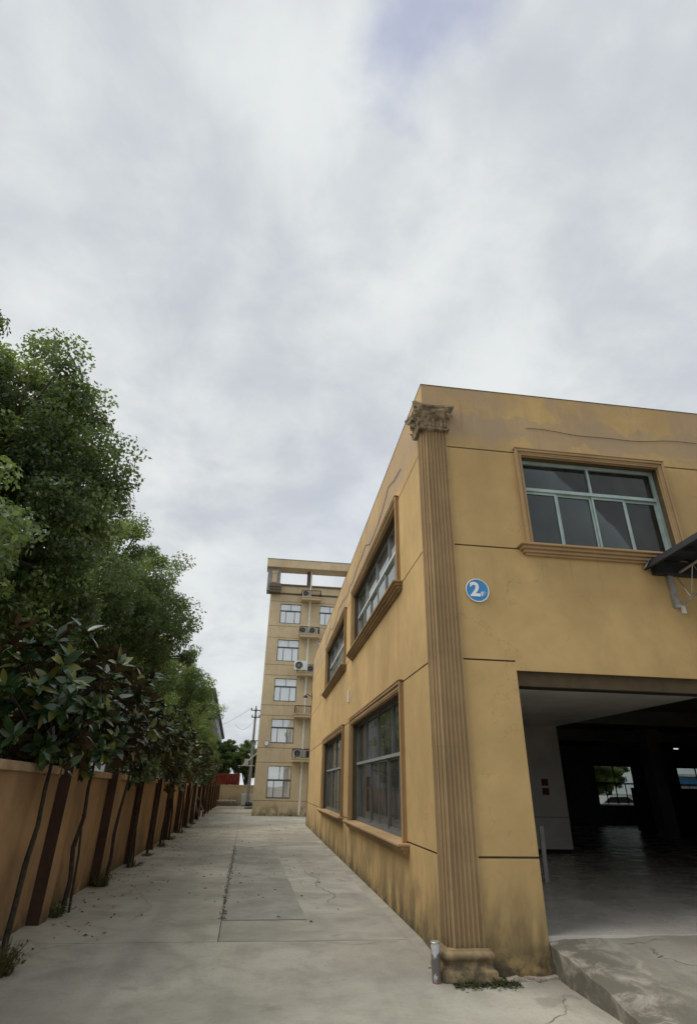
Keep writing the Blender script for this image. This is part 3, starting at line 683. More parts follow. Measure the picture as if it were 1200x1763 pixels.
# ------------------------------------------------------------------ office block behind
OB = thing('office_block', 'six-storey tan office block with white downpipe and open roof frame behind the alley', 'building', (-2.65, 30.2, 0))
fo = fY(30.2); OX0, OX1 = -2.65, 11.0; OT = 13.62
WZ = [(.92, 2.69), (3.97, 5.39), (6.46, 7.90), (9.01, 10.45), (11.57, 12.95)]
wx = [(-1.89, -.45), (.85, 2.30), (3.6, 5.05), (6.3, 7.75)]
oh = [(a, b_, z0, z1) for a, b_ in wx for z0, z1 in WZ]
m = MB(); plate(m, fo, OX0, OX1, -.1, OT, oh, .015, .3); build(m, 'wall', 'groove', OB)
gro = [-.1, .80, 3.42, 3.62+.0, 4.78+1.42, 6.2+.0, 8.55, 11.05, OT]
gro = [-.1, .80, 2.88, 3.70, 5.60, 6.22, 8.10, 8.78, 10.58, 11.38, 13.12, OT]
for i in range(len(gro)-1):
    m = MB(); plate(m, fo, OX0, OX1, gro[i]+(.012 if i else 0), gro[i+1]-.012, oh, 0, .015); build(m, 'wall_panel', 'office', OB)
m = MB(); m.box((OX0, 30.5, -.1), (OX0+.3, 44, OT)); m.box((OX1-.3, 30.5, -.1), (OX1, 44, OT)); m.box((OX0, 43.7, -.1), (OX1, 44, OT)); build(m, 'rear_wall', 'office', OB)
m = MB(); m.box((OX0+.01, 30.3, OT+.001), (OX1-.01, 44, OT+.12)); build(m, 'roof', 'office_grey', OB)
for z_ in (3.3, 5.9, 8.45, 10.95):
    m = MB(); m.box((OX0+.31, 30.51, z_-.1), (OX1-.31, 43.6, z_)); build(m, 'storey_floor', 'in_grey', OB)
for ci, (a, b_) in enumerate(wx):
    for fi, (z0, z1) in enumerate(WZ):
        zt = z0+(z1-z0)*(.57 if fi == 0 else .66); c_ = (a+b_)/2
        wd = window(OB, fo, a, b_, z0, z1, zt, [c_], spl(a, b_, (.28, .70)), 'dark_alu', 'glass_office', recess=.06, fw=.028, sw=.022)
        if ci > 1: continue
        # curtain : a wavy sheet behind the glass
        zb = z0+.04 if (ci, fi) not in ((0, 3), (1, 3)) else z0+.50
        m = MB(); n_ = 40
        vs = []
        for i in range(n_+1):
            aa = a+.04+(b_-a-.08)*i/n_; nn_ = .115+.008*math.sin(i*(1.9 if fi == 2 else 1.1)); vs += [fo(aa, nn_, zb), fo(aa, nn_, z1-.04)]
        m.add(vs, [(2*i, 2*i+2, 2*i+3, 2*i+1) for i in range(n_)]); cu_ = build(m, 'curtain', 'curtain', wd, smooth=True)
        md = cu_.modifiers.new('thick', 'SOLIDIFY'); md.thickness = .004
# hanging laundry in one window
LZ = WZ[3][0]
for i, (xx, mm) in enumerate(((-1.35, 'blue'), (-1.15, 'curtain'), (-.98, 'slate'))):
    tag(build(MB().box((xx, 30.52, LZ+.06), (xx+.16, 30.55, LZ+.48)), 'garment', mm), ['blue', 'white', 'dark'][i]+' garment hanging behind the lower panes of the fifth-floor left office window', 'clothes')
# roof frame
m = MB(); m.box((-3.05, 29.55, 15.42), (OX1, 30.75, 16.0)); build(m, 'roof_beam', 'office', OB, bevel=.02)
m = MB(); m.box((-3.06, 29.54, 16.001), (OX1, 30.76, 16.05)); build(m, 'roof_cap', 'office_grey', OB)
m = MB(); m.box((-2.95, 29.75, 13.75), (-2.05, 30.7, 15.419)); build(m, 'corner_pier', 'office_grey', OB)
m = MB(); m.box((-2.62, 29.72, 14.35), (-2.30, 29.749, 15.2)); m.box((-2.66, 29.70, 15.0), (-2.26, 29.7495, 15.2)); build(m, 'pier_panel', 'office', OB)
for x in (-.02, 2.78, 5.6, 8.4):
    m = MB(); m.box((x-.12, 30.2, 14.30), (x+.16, 30.5, 15.419)); build(m, 'post', 'office_trim', OB)
m = MB(); m.box((-2.049, 30.15, OT+.121), (OX1, 30.32, 14.25)); build(m, 'parapet', 'office', OB)
m = MB(); m.box((-2.049, 30.05, 14.251), (OX1, 30.45, 14.36)); build(m, 'parapet_coping', 'office_trim', OB)
for i, (z0, z1, e) in enumerate(((13.98, 14.22, .14), (13.80, 13.975, .09), (13.63, 13.795, .05))):
    m = MB(); m.box((-2.70-e*.6, 29.70-e, z0), (-2.0+e*.4, 30.199, z1)); build(m, 'cornice', 'office_trim', OB)
# downpipe, ledges, railings
m = MB(); m.tube([(.13+.002*i, 29.98-.0*i, 15.4-i*1.1) for i in range(14)]+[(.13, 29.98, .06)], .055, 10); build(m, 'downpipe', 'pvc', OB, smooth=True)
LED = [13.30, 10.72, 8.20, 5.64, 3.10]
for i, z_ in enumerate(LED):
    m = MB(); m.box((-.50, 29.50, z_-.16), (.86, 30.199, z_)); m.box((-.54, 29.46, z_+.0005), (.90, 30.199, z_+.05)); ld = build(m, 'ledge', 'office', OB)
    m = MB(); top = z_+.52
    for a, b_ in (((-.47, 29.53), (.83, 29.53)), ((-.47, 29.53), (-.47, 30.19)), ((.83, 29.53), (.83, 30.19))):
        m.bar((*a, top), (*b_, top), .04); n_ = 12 if a[1] == b_[1] else 5
        for k_ in range(n_+1):
            t = k_/n_; x, y = a[0]+(b_[0]-a[0])*t, a[1]+(b_[1]-a[1])*t; m.box((x-.013, y-.013, z_+.05), (x+.013, y+.013, top-.02))
    build(m, 'railing', 'rust', ld)
    m = MB(); m.loft([[(.13+r_*math.cos(t), 29.98+r_*math.sin(t), zz) for t in np.linspace(0, 2*PI, 10, endpoint=False)] for zz, r_ in ((z_-.161, .10), (z_-.30, .058))]); build(m, 'pipe_hopper', 'pvc', ld)
    for s_ in (-.35, .7):
        m = MB(); m.tube([(s_, 29.90, z_-.165), (s_, 29.90, z_-.34), (s_+.02, 30.19, z_-.5)], .012, 5)
        if s_ < 0 and i in (1, 2): build(m, 'drain_hose', 'pvc', ld)
def ac_unit(x, z_, lab, w_=.68, h_=.46, m_='white', y=29.72):
    t = thing('air_conditioner', lab, 'air conditioner', (x, y, z_), group='air conditioners on the office ledges')
    build(MB().box((x-w_/2, y-.13, z_+.04), (x+w_/2, y+.13, z_+h_)), 'body', m_, t, bevel=.015)
    c = (x-w_*.16, y-.1305, z_+.04+(h_-.04)/2)
    build(MB().disc(c, (0, -1, 0), h_*.40, .012, 20), 'fan_grille', 'darkmetal', t)
    m = MB(); ring = [(c[0]+h_*.40*math.cos(q), y-.146, c[2]+h_*.40*math.sin(q)) for q in np.linspace(0, 2*PI, 21)]; m.tube(ring, .01, 5, caps=False)
    for q in range(4): th = q*PI/4; m.bar((c[0]-h_*.4*math.cos(th), y-.146, c[2]-h_*.4*math.sin(th)), (c[0]+h_*.4*math.cos(th), y-.146, c[2]+h_*.4*math.sin(th)), .008)
    build(m, 'guard', m_, t)
    for s_ in (-.22, .22): build(MB().box((x+s_-.04, y-.12, z_), (x+s_+.04, y+.12, z_+.0395)), 'foot', 'darkmetal', t)
ac_unit(-.13, LED[0]+.05, 'single white air conditioner on the top ledge of the office block', .60)
ac_unit(-.20, LED[1]+.05, 'left white air conditioner on the second ledge from the top', .54); ac_unit(.42, LED[1]+.05, 'right white air conditioner on the second ledge from the top', .54)
ac_unit(-.28, LED[2]+.09, 'large white twin-size air conditioner sticking out of the third ledge from the top', .86, .62, y=29.40)
ac_unit(.43, LED[2]+.05, 'smaller air conditioner at the right of the third ledge from the top', .56)
ac_unit(-.08, LED[4]+.05, 'white air conditioner on the lowest office ledge', .74); ac_unit(.58, LED[4]+.05, 'dark grey air conditioner at the right of the lowest office ledge', .46, .40, 'slate')
t = thing('wall_disc', 'round white disc mounted on the tan office wall beside a window', 'disc', (-2.10, 30.199, 3.95))
build(MB().disc((-2.10, 30.198, 3.95), (0, -1, 0), .17, .03, 28), 'rim', 'office_grey', t); build(MB().disc((-2.10, 30.167, 3.95), (0, -1, 0), .13, .012, 28), 'face', 'signwhite', t)
AW = thing('awning_frame', 'thin pale rod frame of an awning at the office corner', 'awning', (-2.66, 31.0, 3.0))
build(MB().bar((-2.655, 31.0, 3.42), (-3.45, 31.0, 2.72), .06), 'strut', 'offwhite', AW); build(MB().bar((-2.655, 31.0, 2.70), (-3.75, 31.0, 2.68), .035), 'rail', 'offwhite', AW)
build(MB().box((-2.74, 30.95, 2.60), (-2.6505, 31.05, 2.80)), 'bracket', 'rust', AW)

# ------------------------------------------------------------------ boundary wall on the left
PW = thing('perimeter_wall', 'brown rendered boundary wall with dark posts and coping along the alley', 'wall', (-4.75, 0, 0))
def wtop(y): return 1.80 - min(max(y, 0), 20)*.0085
ang = math.atan(.0265)
post_y = [-3.75, -.75]+[2.20+2.99*i for i in range(16)]
for i in range(len(post_y)-1):
    ya, yb = post_y[i]+.17, post_y[i+1]-.17; m = MB()
    def seg(off0, off1, za, zb, y0, y1, mb):
        v = []
        for y in (y0, y1):
            for o_ in (off0, off1):
                for z_ in (za, zb): v.append((wall_x(y)+o_, y, z_ if z_ < .5 else z_(y) if callable(z_) else z_))
        mb.add(v, [(0,1,3,2),(4,6,7,5),(0,4,5,1),(2,3,7,6),(0,2,6,4),(1,5,7,3)])
    t0, t1 = wtop(ya), wtop(yb)
    def quadwall(o0, o1, zb0, zt0, zb1, zt1, y0, y1, mb, mi=0):
        v = [(wall_x(y0)+o0, y0, zb0), (wall_x(y0)+o1, y0, zb0), (wall_x(y0)+o1, y0, zt0), (wall_x(y0)+o0, y0, zt0),
             (wall_x(y1)+o0, y1, zb1), (wall_x(y1)+o1, y1, zb1), (wall_x(y1)+o1, y1, zt1), (wall_x(y1)+o0, y1, zt1)]
        mb.add(v, [(0,3,2,1),(4,5,6,7),(0,1,5,4),(1,2,6,5),(2,3,7,6),(3,0,4,7)], mi)
    quadwall(-.2, 0, -.15, t0-.10, -.15, t1-.10, ya, yb, m); build(m, 'wall_panel', 'fence', PW)
    m = MB(); quadwall(-.25, .05, t0-.10+.0005, t0, t1-.10+.0005, t1, ya-.0, yb+.0, m); build(m, 'coping', 'coping', PW, bevel=.012)
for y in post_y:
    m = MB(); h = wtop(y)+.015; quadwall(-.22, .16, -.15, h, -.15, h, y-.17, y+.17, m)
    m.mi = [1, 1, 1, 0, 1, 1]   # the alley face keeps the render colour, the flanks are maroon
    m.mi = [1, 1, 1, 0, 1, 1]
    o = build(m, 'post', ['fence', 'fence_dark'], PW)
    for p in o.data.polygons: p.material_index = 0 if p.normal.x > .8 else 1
EW = thing('end_wall', 'tan rendered wall closing the far end of the alley', 'wall', (-5, 48.5, 0))
for x0 in (-9.5, -6.0, -2.5, 1.0):
    build(MB().box((x0+.15, 48.5, -.1), (x0+3.35, 48.7, 1.52)), 'wall_panel', 'office', EW); build(MB().box((x0-.15, 48.42, -.1), (x0+.149, 48.75, 1.60)), 'post', 'office', EW)
    build(MB().box((x0+.15, 48.45, 1.521), (x0+3.35, 48.75, 1.62)), 'coping', 'office', EW)
RC = thing('red_container', 'rusty red corrugated shipping container behind the end wall', 'container', (-7.5, 50.5, 0))
for i in range(26):
    x = -10.2+.22*i; build(MB().add([(x, 50.5, .1), (x+.07, 50.42, .1), (x+.15, 50.42, .1), (x+.219, 50.5, .1), (x, 50.5, 2.42), (x+.07, 50.42, 2.42), (x+.15, 50.42, 2.42), (x+.219, 50.5, 2.42)],
        [(0, 1, 5, 4), (1, 2, 6, 5), (2, 3, 7, 6)]), 'corrugation', 'red', RC)
build(MB().box((-10.25, 50.51, .05), (-4.45, 52.8, 2.55)), 'body', 'red', RC)
for x in (-10.25, -4.48): build(MB().box((x, 50.40, .0), (x+.1, 50.509, 2.56)), 'corner_post', 'red', RC)

# boards, box, tarp, pole at the end of the alley
for i, (z_, dx, rz, lab) in enumerate(((.02, 0, .02, 'bottom board of the stack lying before the end wall'), (.12, .1, -.03, 'second board from the bottom of the stack before the end wall'),
        (.22, -.08, .04, 'third board from the bottom of the stack before the end wall'), (.36, .05, -.02, 'pale top board of the stack before the end wall'))):
    m = MB().obox((-5.25+dx, 46.9, z_+.04), (2.1-.15*i, .8, .07), Matrix.Rotation(rz, 3, 'Z')); tag(build(m, 'board', 'wood' if i < 3 else 'offwhite'), lab, 'board', 'stacked boards')
for i in range(2):
    tag(build(MB().box((-6.0+i*1.4, 46.6, .265), (-5.9+i*1.4, 47.2, .36)), 'bearer', 'wood'), ('left' if i == 0 else 'right')+' timber bearer under the pale top board of the stack', 'timber', 'bearers in the board stack')
WB = thing('white_cabinet', 'white metal cabinet standing at the end wall beside the office corner', 'cabinet', (-3.35, 47.6, 0))
build(MB().box((-3.95, 47.4, .04), (-2.85, 47.9, .92)), 'body', 'white', WB, bevel=.02); build(MB().box((-3.92, 47.385, .08), (-3.42, 47.399, .88)), 'door', 'white', WB); build(MB().box((-3.40, 47.385, .08), (-2.88, 47.399, .88)), 'door', 'white', WB)
build(MB().box((-3.9, 47.42, 0), (-2.9, 47.88, .0395)), 'plinth', 'darkmetal', WB)
m = MB(); 
rgs = []
for i in range(7):
    t = i/6; rgs.append([(-3.55+t*1.0, 46.9+.28*math.cos(q), max(.0, .02+(.30-.1*abs(t-.6)+.05*math.sin(9*t))*max(0, math.sin(q)))) for q in np.linspace(0, PI, 7)])
m.loft(rgs); tag(build(m, 'tarpaulin_heap', 'black'), 'low heap of black tarpaulin in front of the white cabinet', 'tarpaulin')
m = MB(); m.obox((-3.12, 40.5, .09), (.5, .4, .16), Matrix.Rotation(.3, 3, 'Z')); tag(build(m, 'concrete_block', 'conc_old', bevel=.02), 'loose concrete block on the ground by the office corner', 'block')
UP_ = thing('utility_pole', 'tapered concrete utility pole rising beyond the end of the alley', 'pole', (-3.36, 47.0, 0))
build(MB().tube([(-3.36, 47.0, -.1), (-3.36, 47.0, 8.0)], [.16, .09], 12), 'pole', 'pole', UP_, smooth=True)
for z_, a, b_ in ((7.75, -.45, .65), (7.15, -.35, .45), (5.15, -.25, .75)):
    build(MB().box((-3.36+a, 46.86, z_), (-3.36+b_, 46.93, z_+.08)), 'crossarm', 'darkmetal', UP_)
for x, z_ in ((-3.75, 7.83), (-3.36, 8.0), (-2.8, 7.83), (-3.65, 7.23), (-3.0, 7.23)):
    build(MB().tube([(x, 46.9, z_), (x, 46.9, z_+.05), (x, 46.9, z_+.10), (x, 46.9, z_+.17)], [.03, .06, .04, .06], 8), 'insulator', 'darkmetal', UP_)
build(MB().box((-3.95, 46.8, 3.2), (-3.6, 47.05, 3.7)), 'equipment_box', 'offwhite', UP_); build(MB().box((-3.6001, 46.9, 3.4), (-3.45, 46.95, 3.46)), 'box_bracket', 'darkmetal', UP_)
for q, (x, z_, lab) in enumerate(((-3.75, 8.0, 'left overhead wire running off from the utility pole'), (-2.8, 8.0, 'right overhead wire running off from the utility pole'))):
    P_ = [(x-9*t*(1 if q == 0 else .4), 46.9+22*t, z_-1.2*math.sin(PI*t)+.6*t) for t in np.linspace(0, 1, 14)]
    tag(build(MB().tube(P_, .012, 5), 'overhead_wire', 'darkmetal'), lab, 'wire', 'overhead wires')
ST = thing('white_stake', 'short white stake with a leaning board by the far boundary wall', 'stake', (-5.18, 25.4, 0))
build(MB().box((-5.12, 25.37, 0), (-5.04, 25.45, .42)), 'stake', 'offwhite', ST); build(MB().bar((-5.25, 25.8, .0), (-5.55, 25.7, 1.15), .16, .03), 'slat', 'pole', ST)
build(MB().bar((-5.02, 25.9, .35), (-5.42, 25.75, 1.05), .16, .03), 'slat', 'pole', ST)

# warehouse beyond the trees
WH = thing('warehouse', 'grey warehouse with slate blue pitched roof behind the camphor trees', 'building', (-8, 52, 0))
m = MB(); m.add([(-8, 42, -.1), (-8, 71.5, -.1), (-8, 71.5, 7.0), (-8, 52.2, 10.15), (-8, 42, 8.5), (-30, 42, -.1), (-30, 71.5, -.1), (-30, 71.5, 7.0), (-30, 52.2, 10.15), (-30, 42, 8.5)],
    [(0, 1, 2, 3, 4), (9, 8, 7, 6, 5), (0, 4, 9, 5), (1, 6, 7, 2)]); build(m, 'wall', 'palewall', WH)
m = MB(); m.add([(-7.75, 41.6, 8.5), (-7.75, 52.2, 10.2), (-30, 52.2, 10.2), (-30, 41.6, 8.5), (-7.75, 41.6, 8.75), (-7.75, 52.2, 10.45), (-30, 52.2, 10.45), (-30, 41.6, 8.75)], [(0,1,2,3),(4,7,6,5),(0,4,5,1),(1,5,6,2),(2,6,7,3),(3,7,4,0)])
m.add([(-7.75, 72, 6.95), (-7.75, 52.2, 10.2), (-30, 52.2, 10.2), (-30, 72, 6.95), (-7.75, 72, 7.2), (-7.75, 52.2, 10.45), (-30, 52.2, 10.45), (-30, 72, 7.2)], [(0,1,2,3),(4,7,6,5),(0,4,5,1),(1,5,6,2),(2,6,7,3),(3,7,4,0)])
build(m, 'roof', 'slate', WH)
for i in range(7):
    y0 = 54+2.4*i; zt = 9.5-(y0+1.4-52.2)*.164-.35
    build(MB().box((-7.97, y0, 4.2), (-7.93, y0+1.3, min(zt, 8.3))), 'window', 'slate', WH)

# ------------------------------------------------------------------ seen through the rear windows of the hall
CR = thing('parked_car', 'white car parked behind the factory, seen through the rear hall window', 'car', (21.0, 31.5, 0))
prof = [(-2.1, .35), (-2.1, .78), (-1.95, .92), (-1.15, 1.0), (-.55, 1.42), (.75, 1.45), (1.45, 1.02), (2.0, .95), (2.15, .7), (2.15, .35)]
m = MB(); m.loft([[(21+x, y, z_) for x, z_ in prof] for y in (30.65, 32.35)]); build(m, 'body', 'car', CR, bevel=.06)
m = MB(); m.add([(21-.98, 30.645, 1.02), (21-.5, 30.645, 1.36), (21+.7, 30.645, 1.38), (21+1.25, 30.645, 1.03), (21-.98, 30.64, 1.02), (21-.5, 30.64, 1.36), (21+.7, 30.64, 1.38), (21+1.25, 30.64, 1.03)], [(0,1,2,3),(7,6,5,4),(0,4,5,1),(1,5,6,2),(2,6,7,3),(3,7,4,0)]); build(m, 'side_window', 'black', CR)
for x in (-1.3, 1.35):
    for y in (30.62, 32.18):
        w_ = build(MB().disc((21+x, y, .33), (0, 1, 0), .33, .2, 20), 'wheel', 'tyre', CR); build(MB().disc((21+x, y-.008, .33), (0, 1, 0), .2, .007, 14), 'rim', 'steel', w_)
SD = thing('rear_shed', 'low shed with white fascia and blue band seen through the right rear hall window', 'building', (34, 42, 0))
build(MB().box((34, 42, -.2), (44, 44, 2.4)), 'wall', 'palewall', SD); build(MB().box((33.9, 41.9, 2.401), (44.1, 44, 3.0)), 'blue_band', 'bluewall', SD); build(MB().box((33.8, 41.8, 3.001), (44.2, 44, 3.2)), 'fascia', 'white', SD)

# ------------------------------------------------------------------ vegetation
def np_mesh(name, V, Fc, mats, parent, tone=None, mi=None, smooth=False):
    me = bpy.data.meshes.new(name); nv, nf = len(V), len(Fc); k_ = Fc.shape[1]
    me.vertices.add(nv); me.vertices.foreach_set('co', V.astype(np.float32).ravel())
    me.loops.add(nf*k_); me.loops.foreach_set('vertex_index', Fc.astype(np.int32).ravel())
    me.polygons.add(nf); me.polygons.foreach_set('loop_start', np.arange(0, nf*k_, k_, dtype=np.int32))
    try: me.polygons.foreach_set('loop_total', np.full(nf, k_, dtype=np.int32))
    except Exception: pass
    for m_ in mats: me.materials.append(M[m_])
    if mi is not None: me.polygons.foreach_set('material_index', mi.astype(np.int32))
    me.update(calc_edges=True)
    if tone is not None:
        a = me.attributes.new('tone', 'FLOAT', 'FACE'); a.data.foreach_set('value', tone.astype(np.float32))
    if smooth: me.polygons.foreach_set('use_smooth', np.ones(nf, dtype=bool))
    o = bpy.data.objects.new(name, me); COL.objects.link(o); o.parent = parent; return o
def unit(v): return v/np.maximum(np.linalg.norm(v, axis=1, keepdims=True), 1e-9)
def leaf_cloud(rng, C, nper, spread, L, wr, tone_c, up=.55, droop=.3):
    """rhombic folded leaves round the points C ; returns verts, tris, tone"""
    n = len(C)*nper; c = np.repeat(C, nper, 0); sp = np.repeat(spread, nper)[:, None]
    d = rng.normal(size=(n, 3)); d = unit(d)*np.cbrt(rng.random((n, 1))); p = c + d*sp*np.array([1, 1, .72])
    nrm = unit(d*.7 + rng.normal(size=(n, 3))*.75 + np.array([0, 0, up])); ax = unit(np.cross(nrm, rng.normal(size=(n, 3)))); ax[:, 2] -= droop; ax = unit(ax)
    sd = unit(np.cross(ax, nrm)); nn = np.cross(sd, ax); l = L*rng.uniform(.65, 1.25, (n, 1)); w_ = l*wr
    V = np.stack([p, p+ax*l*.48+sd*w_+nn*l*.06, p+ax*l, p+ax*l*.48-sd*w_+nn*l*.06], 1).reshape(-1, 3)
    b0 = np.arange(n)*4; F = np.stack([np.stack([b0, b0+1, b0+2], 1), np.stack([b0, b0+2, b0+3], 1)], 1).reshape(-1, 3)
    t = np.clip(np.repeat(tone_c, nper) + rng.normal(size=n)*.16, 0, 1); return V, F, np.repeat(t, 2)
def camphor(loc, h0, ctr, rad, nclump, nper, label, seed, L=.092, mat_='camphor', cat='tree', group='camphor trees behind the boundary wall', name='camphor_tree', young=.16, lobes=16, fill=9):
    rng = np.random.default_rng(seed); t = thing(name, label, cat, loc, group=group); ctr = np.array(ctr, float); rad = np.array(rad, float)
    # lobes make the outline uneven, clumps fill the lobes' outer shell
    lc = unit(rng.normal(size=(lobes, 3))); lc[:, 2] = lc[:, 2]*.9 + .1; lobe_c = ctr + lc*rad*rng.uniform(.50, .80, (lobes, 1)); lobe_r = rng.uniform(.26, .44, lobes)
    k_ = rng.integers(0, lobes+fill, nclump); C = np.zeros((nclump, 3)); d = unit(rng.normal(size=(nclump, 3)))*rng.uniform(.55, 1.0, (nclump, 1))
    for i in range(nclump):
        C[i] = lobe_c[k_[i]] + d[i]*lobe_r[k_[i]]*rad if k_[i] < lobes else ctr + d[i]*rad*.72
    spread = rng.uniform(.22, .44, nclump)*(rad.mean()/2.6)**.6; tone = rng.uniform(.0, .55, nclump); yg = rng.random(nclump) < young; tone[yg] = rng.uniform(.68, .95, yg.sum())
    V, F, T = leaf_cloud(rng, C, nper, spread, L, .27, tone)
    ob = np.array(loc); np_mesh('crown', V-ob, F, [mat_], t, T)
    m = MB(); b0 = Vector(loc); top = Vector(ctr)+Vector((0, 0, rad[2]*.25)); pts = [b0+Vector((0, 0, -.1)), b0.lerp(top, .3)+Vector((rng.normal()*.1, rng.normal()*.1, 0)), b0.lerp(top, .6)+Vector((rng.normal()*.15, rng.normal()*.15, 0)), top]
    r_ = .055*rad.mean()+.04; m.tube(pts, [r_*1.3, r_, r_*.7, r_*.2], 9)
    for i in range(lobes):
        s_ = pts[1].lerp(pts[2], rng.uniform(-.2, 1)); e = Vector(lobe_c[i]); mm = s_.lerp(e, .5)+Vector((0, 0, -.15*rad[2]*.3)); m.tube([s_, mm, e], [r_*.5, r_*.32, r_*.1], 6)
        for q in np.flatnonzero(k_ == i)[:7]: m.tube([mm.lerp(e, .6), Vector(C[q])], [r_*.16, .012], 4)
    build(m, 'trunk', 'bark', t, smooth=True); return t
trees = [
 ((-7.4, -1.2, 0), (-7.4, -1.2, 4.1), (2.5, 2.6, 3.1), 420, 240, 'nearest tall camphor tree at the left edge above the boundary wall'),
 ((-7.1, 2.6, 0), (-7.1, 2.6, 5.9), (2.55, 2.6, 4.3), 560, 260, 'second camphor tree from the camera, its crown jutting furthest into the sky'),
 ((-7.2, 9.2, 0), (-7.1, 9.4, 5.7), (2.75, 3.4, 4.0), 520, 250, 'third camphor tree from the camera, rounded dark crown reaching over the alley'),
 ((-7.5, 15.4, 0), (-7.4, 15.4, 4.9), (2.5, 3.3, 3.5), 260, 200, 'fourth camphor tree from the camera along the wall'),
 ((-7.5, 21.5, 0), (-7.3, 21.5, 4.9), (2.4, 3.2, 3.5), 250, 180, 'fifth camphor tree from the camera along the wall'),
 ((-7.5, 27.5, 0), (-7.2, 27.5, 4.8), (2.4, 3.3, 3.5), 230, 160, 'sixth camphor tree from the camera along the wall'),
 ((-7.6, 33.5, 0), (-7.3, 33.5, 4.7), (2.4, 3.4, 3.5), 220, 150, 'seventh camphor tree from the camera along the wall'),
 ((-7.9, 40.0, 0), (-7.7, 40.0, 4.4), (2.3, 3.4, 3.3), 200, 140, 'farthest camphor tree of the row along the wall'),
]
for i, (loc, ctr, rad, nc, npr, lab) in enumerate(trees):
    camphor(loc, 0, ctr, rad, nc, npr, lab, 40+i, L=.092 if i < 3 else .11, mat_='camphor' if i < 3 else 'camphor2', young=.22 if i < 3 else .34)
for i, (x, y, h, r_) in enumerate(((-9.5, 60, 7.0, 2.6), (-6.6, 57, 6.3, 2.2), (-4.0, 58, 6.4, 2.3), (-1.5, 60, 6.0, 2.2))):
    camphor((x, y, 0), 0, (x, y, h-r_), (r_, r_, r_*1.05), 150, 200, ['leftmost', 'second from left', 'third from left', 'rightmost'][i]+' leafy tree behind the end wall', 70+i, L=.17, mat_='camphor2', group='trees behind the end wall', name='leafy_tree', young=.3, fill=22)
for i, (x, y) in enumerate(((27, 44), (30, 46.5), (23.5, 45))):
    camphor((x, y, 0), 0, (x, y, 3.6), (2.6, 2.4, 2.8), 130, 160, ['middle', 'right', 'left'][i]+' green tree behind the factory seen through the rear hall windows', 80+i, L=.18, mat_='camphor2', group='trees behind the factory', name='yard_tree', young=.2, fill=22)

for i, (x, y, h) in enumerate(((-12.5, -3, 3.2), (-12.8, 3.5, 3.3), (-12.6, 10, 3.2), (-13, 17, 3.2))):
    camphor((x, y, 0), 0, (x, y, h), (2.6, 3.6, 3.2), 230, 150, ['nearest', 'second', 'third', 'farthest'][i]+' of the bushy trees in the back row behind the camphors', 90+i, L=.13, group='back row of bushy trees', name='bushy_tree', young=.1, fill=14)
# magnolias : big leathery leaves in whorls, trunks in front of the wall
def magleaf_mesh(seed):
    rng = random.Random(seed); L_ = 1.0; V = []; F = []; MI = []; n = 4
    bend = rng.uniform(.1, .4); fold = rng.uniform(.08, .2); ws = [.03, .17, .215, .15, .012]
    for side in (0, 1):
        o = len(V)
        for i in range(n+1):
            t = i/n; z_ = -bend*t*t*.5 - side*.008; w_ = ws[i]
            V += [(t, -w_, z_+fold*w_), (t, 0, z_), (t, w_, z_+fold*w_)]
        for i in range(n):
            for k_ in range(2):
                a = o+i*3+k_; q = (a, a+3, a+4, a+1); F.append(q if side == 0 else q[::-1]); MI.append(side)
    me = bpy.data.meshes.new('leaf'); me.from_pydata(V, [], F); me.materials.append(M['mag_top']); me.materials.append(M['mag_under']); me.polygons.foreach_set('material_index', MI)
    me.polygons.foreach_set('use_smooth', [True]*len(F)); a = me.attributes.new('tone', 'FLOAT', 'FACE'); a.data.foreach_set('value', [rng.uniform(.05, .55) if seed % 5 else .88]*len(F))
    return me, np.array(V), np.array(F), np.array(MI)
LEAF = [magleaf_mesh(s) for s in range(1, 11)]
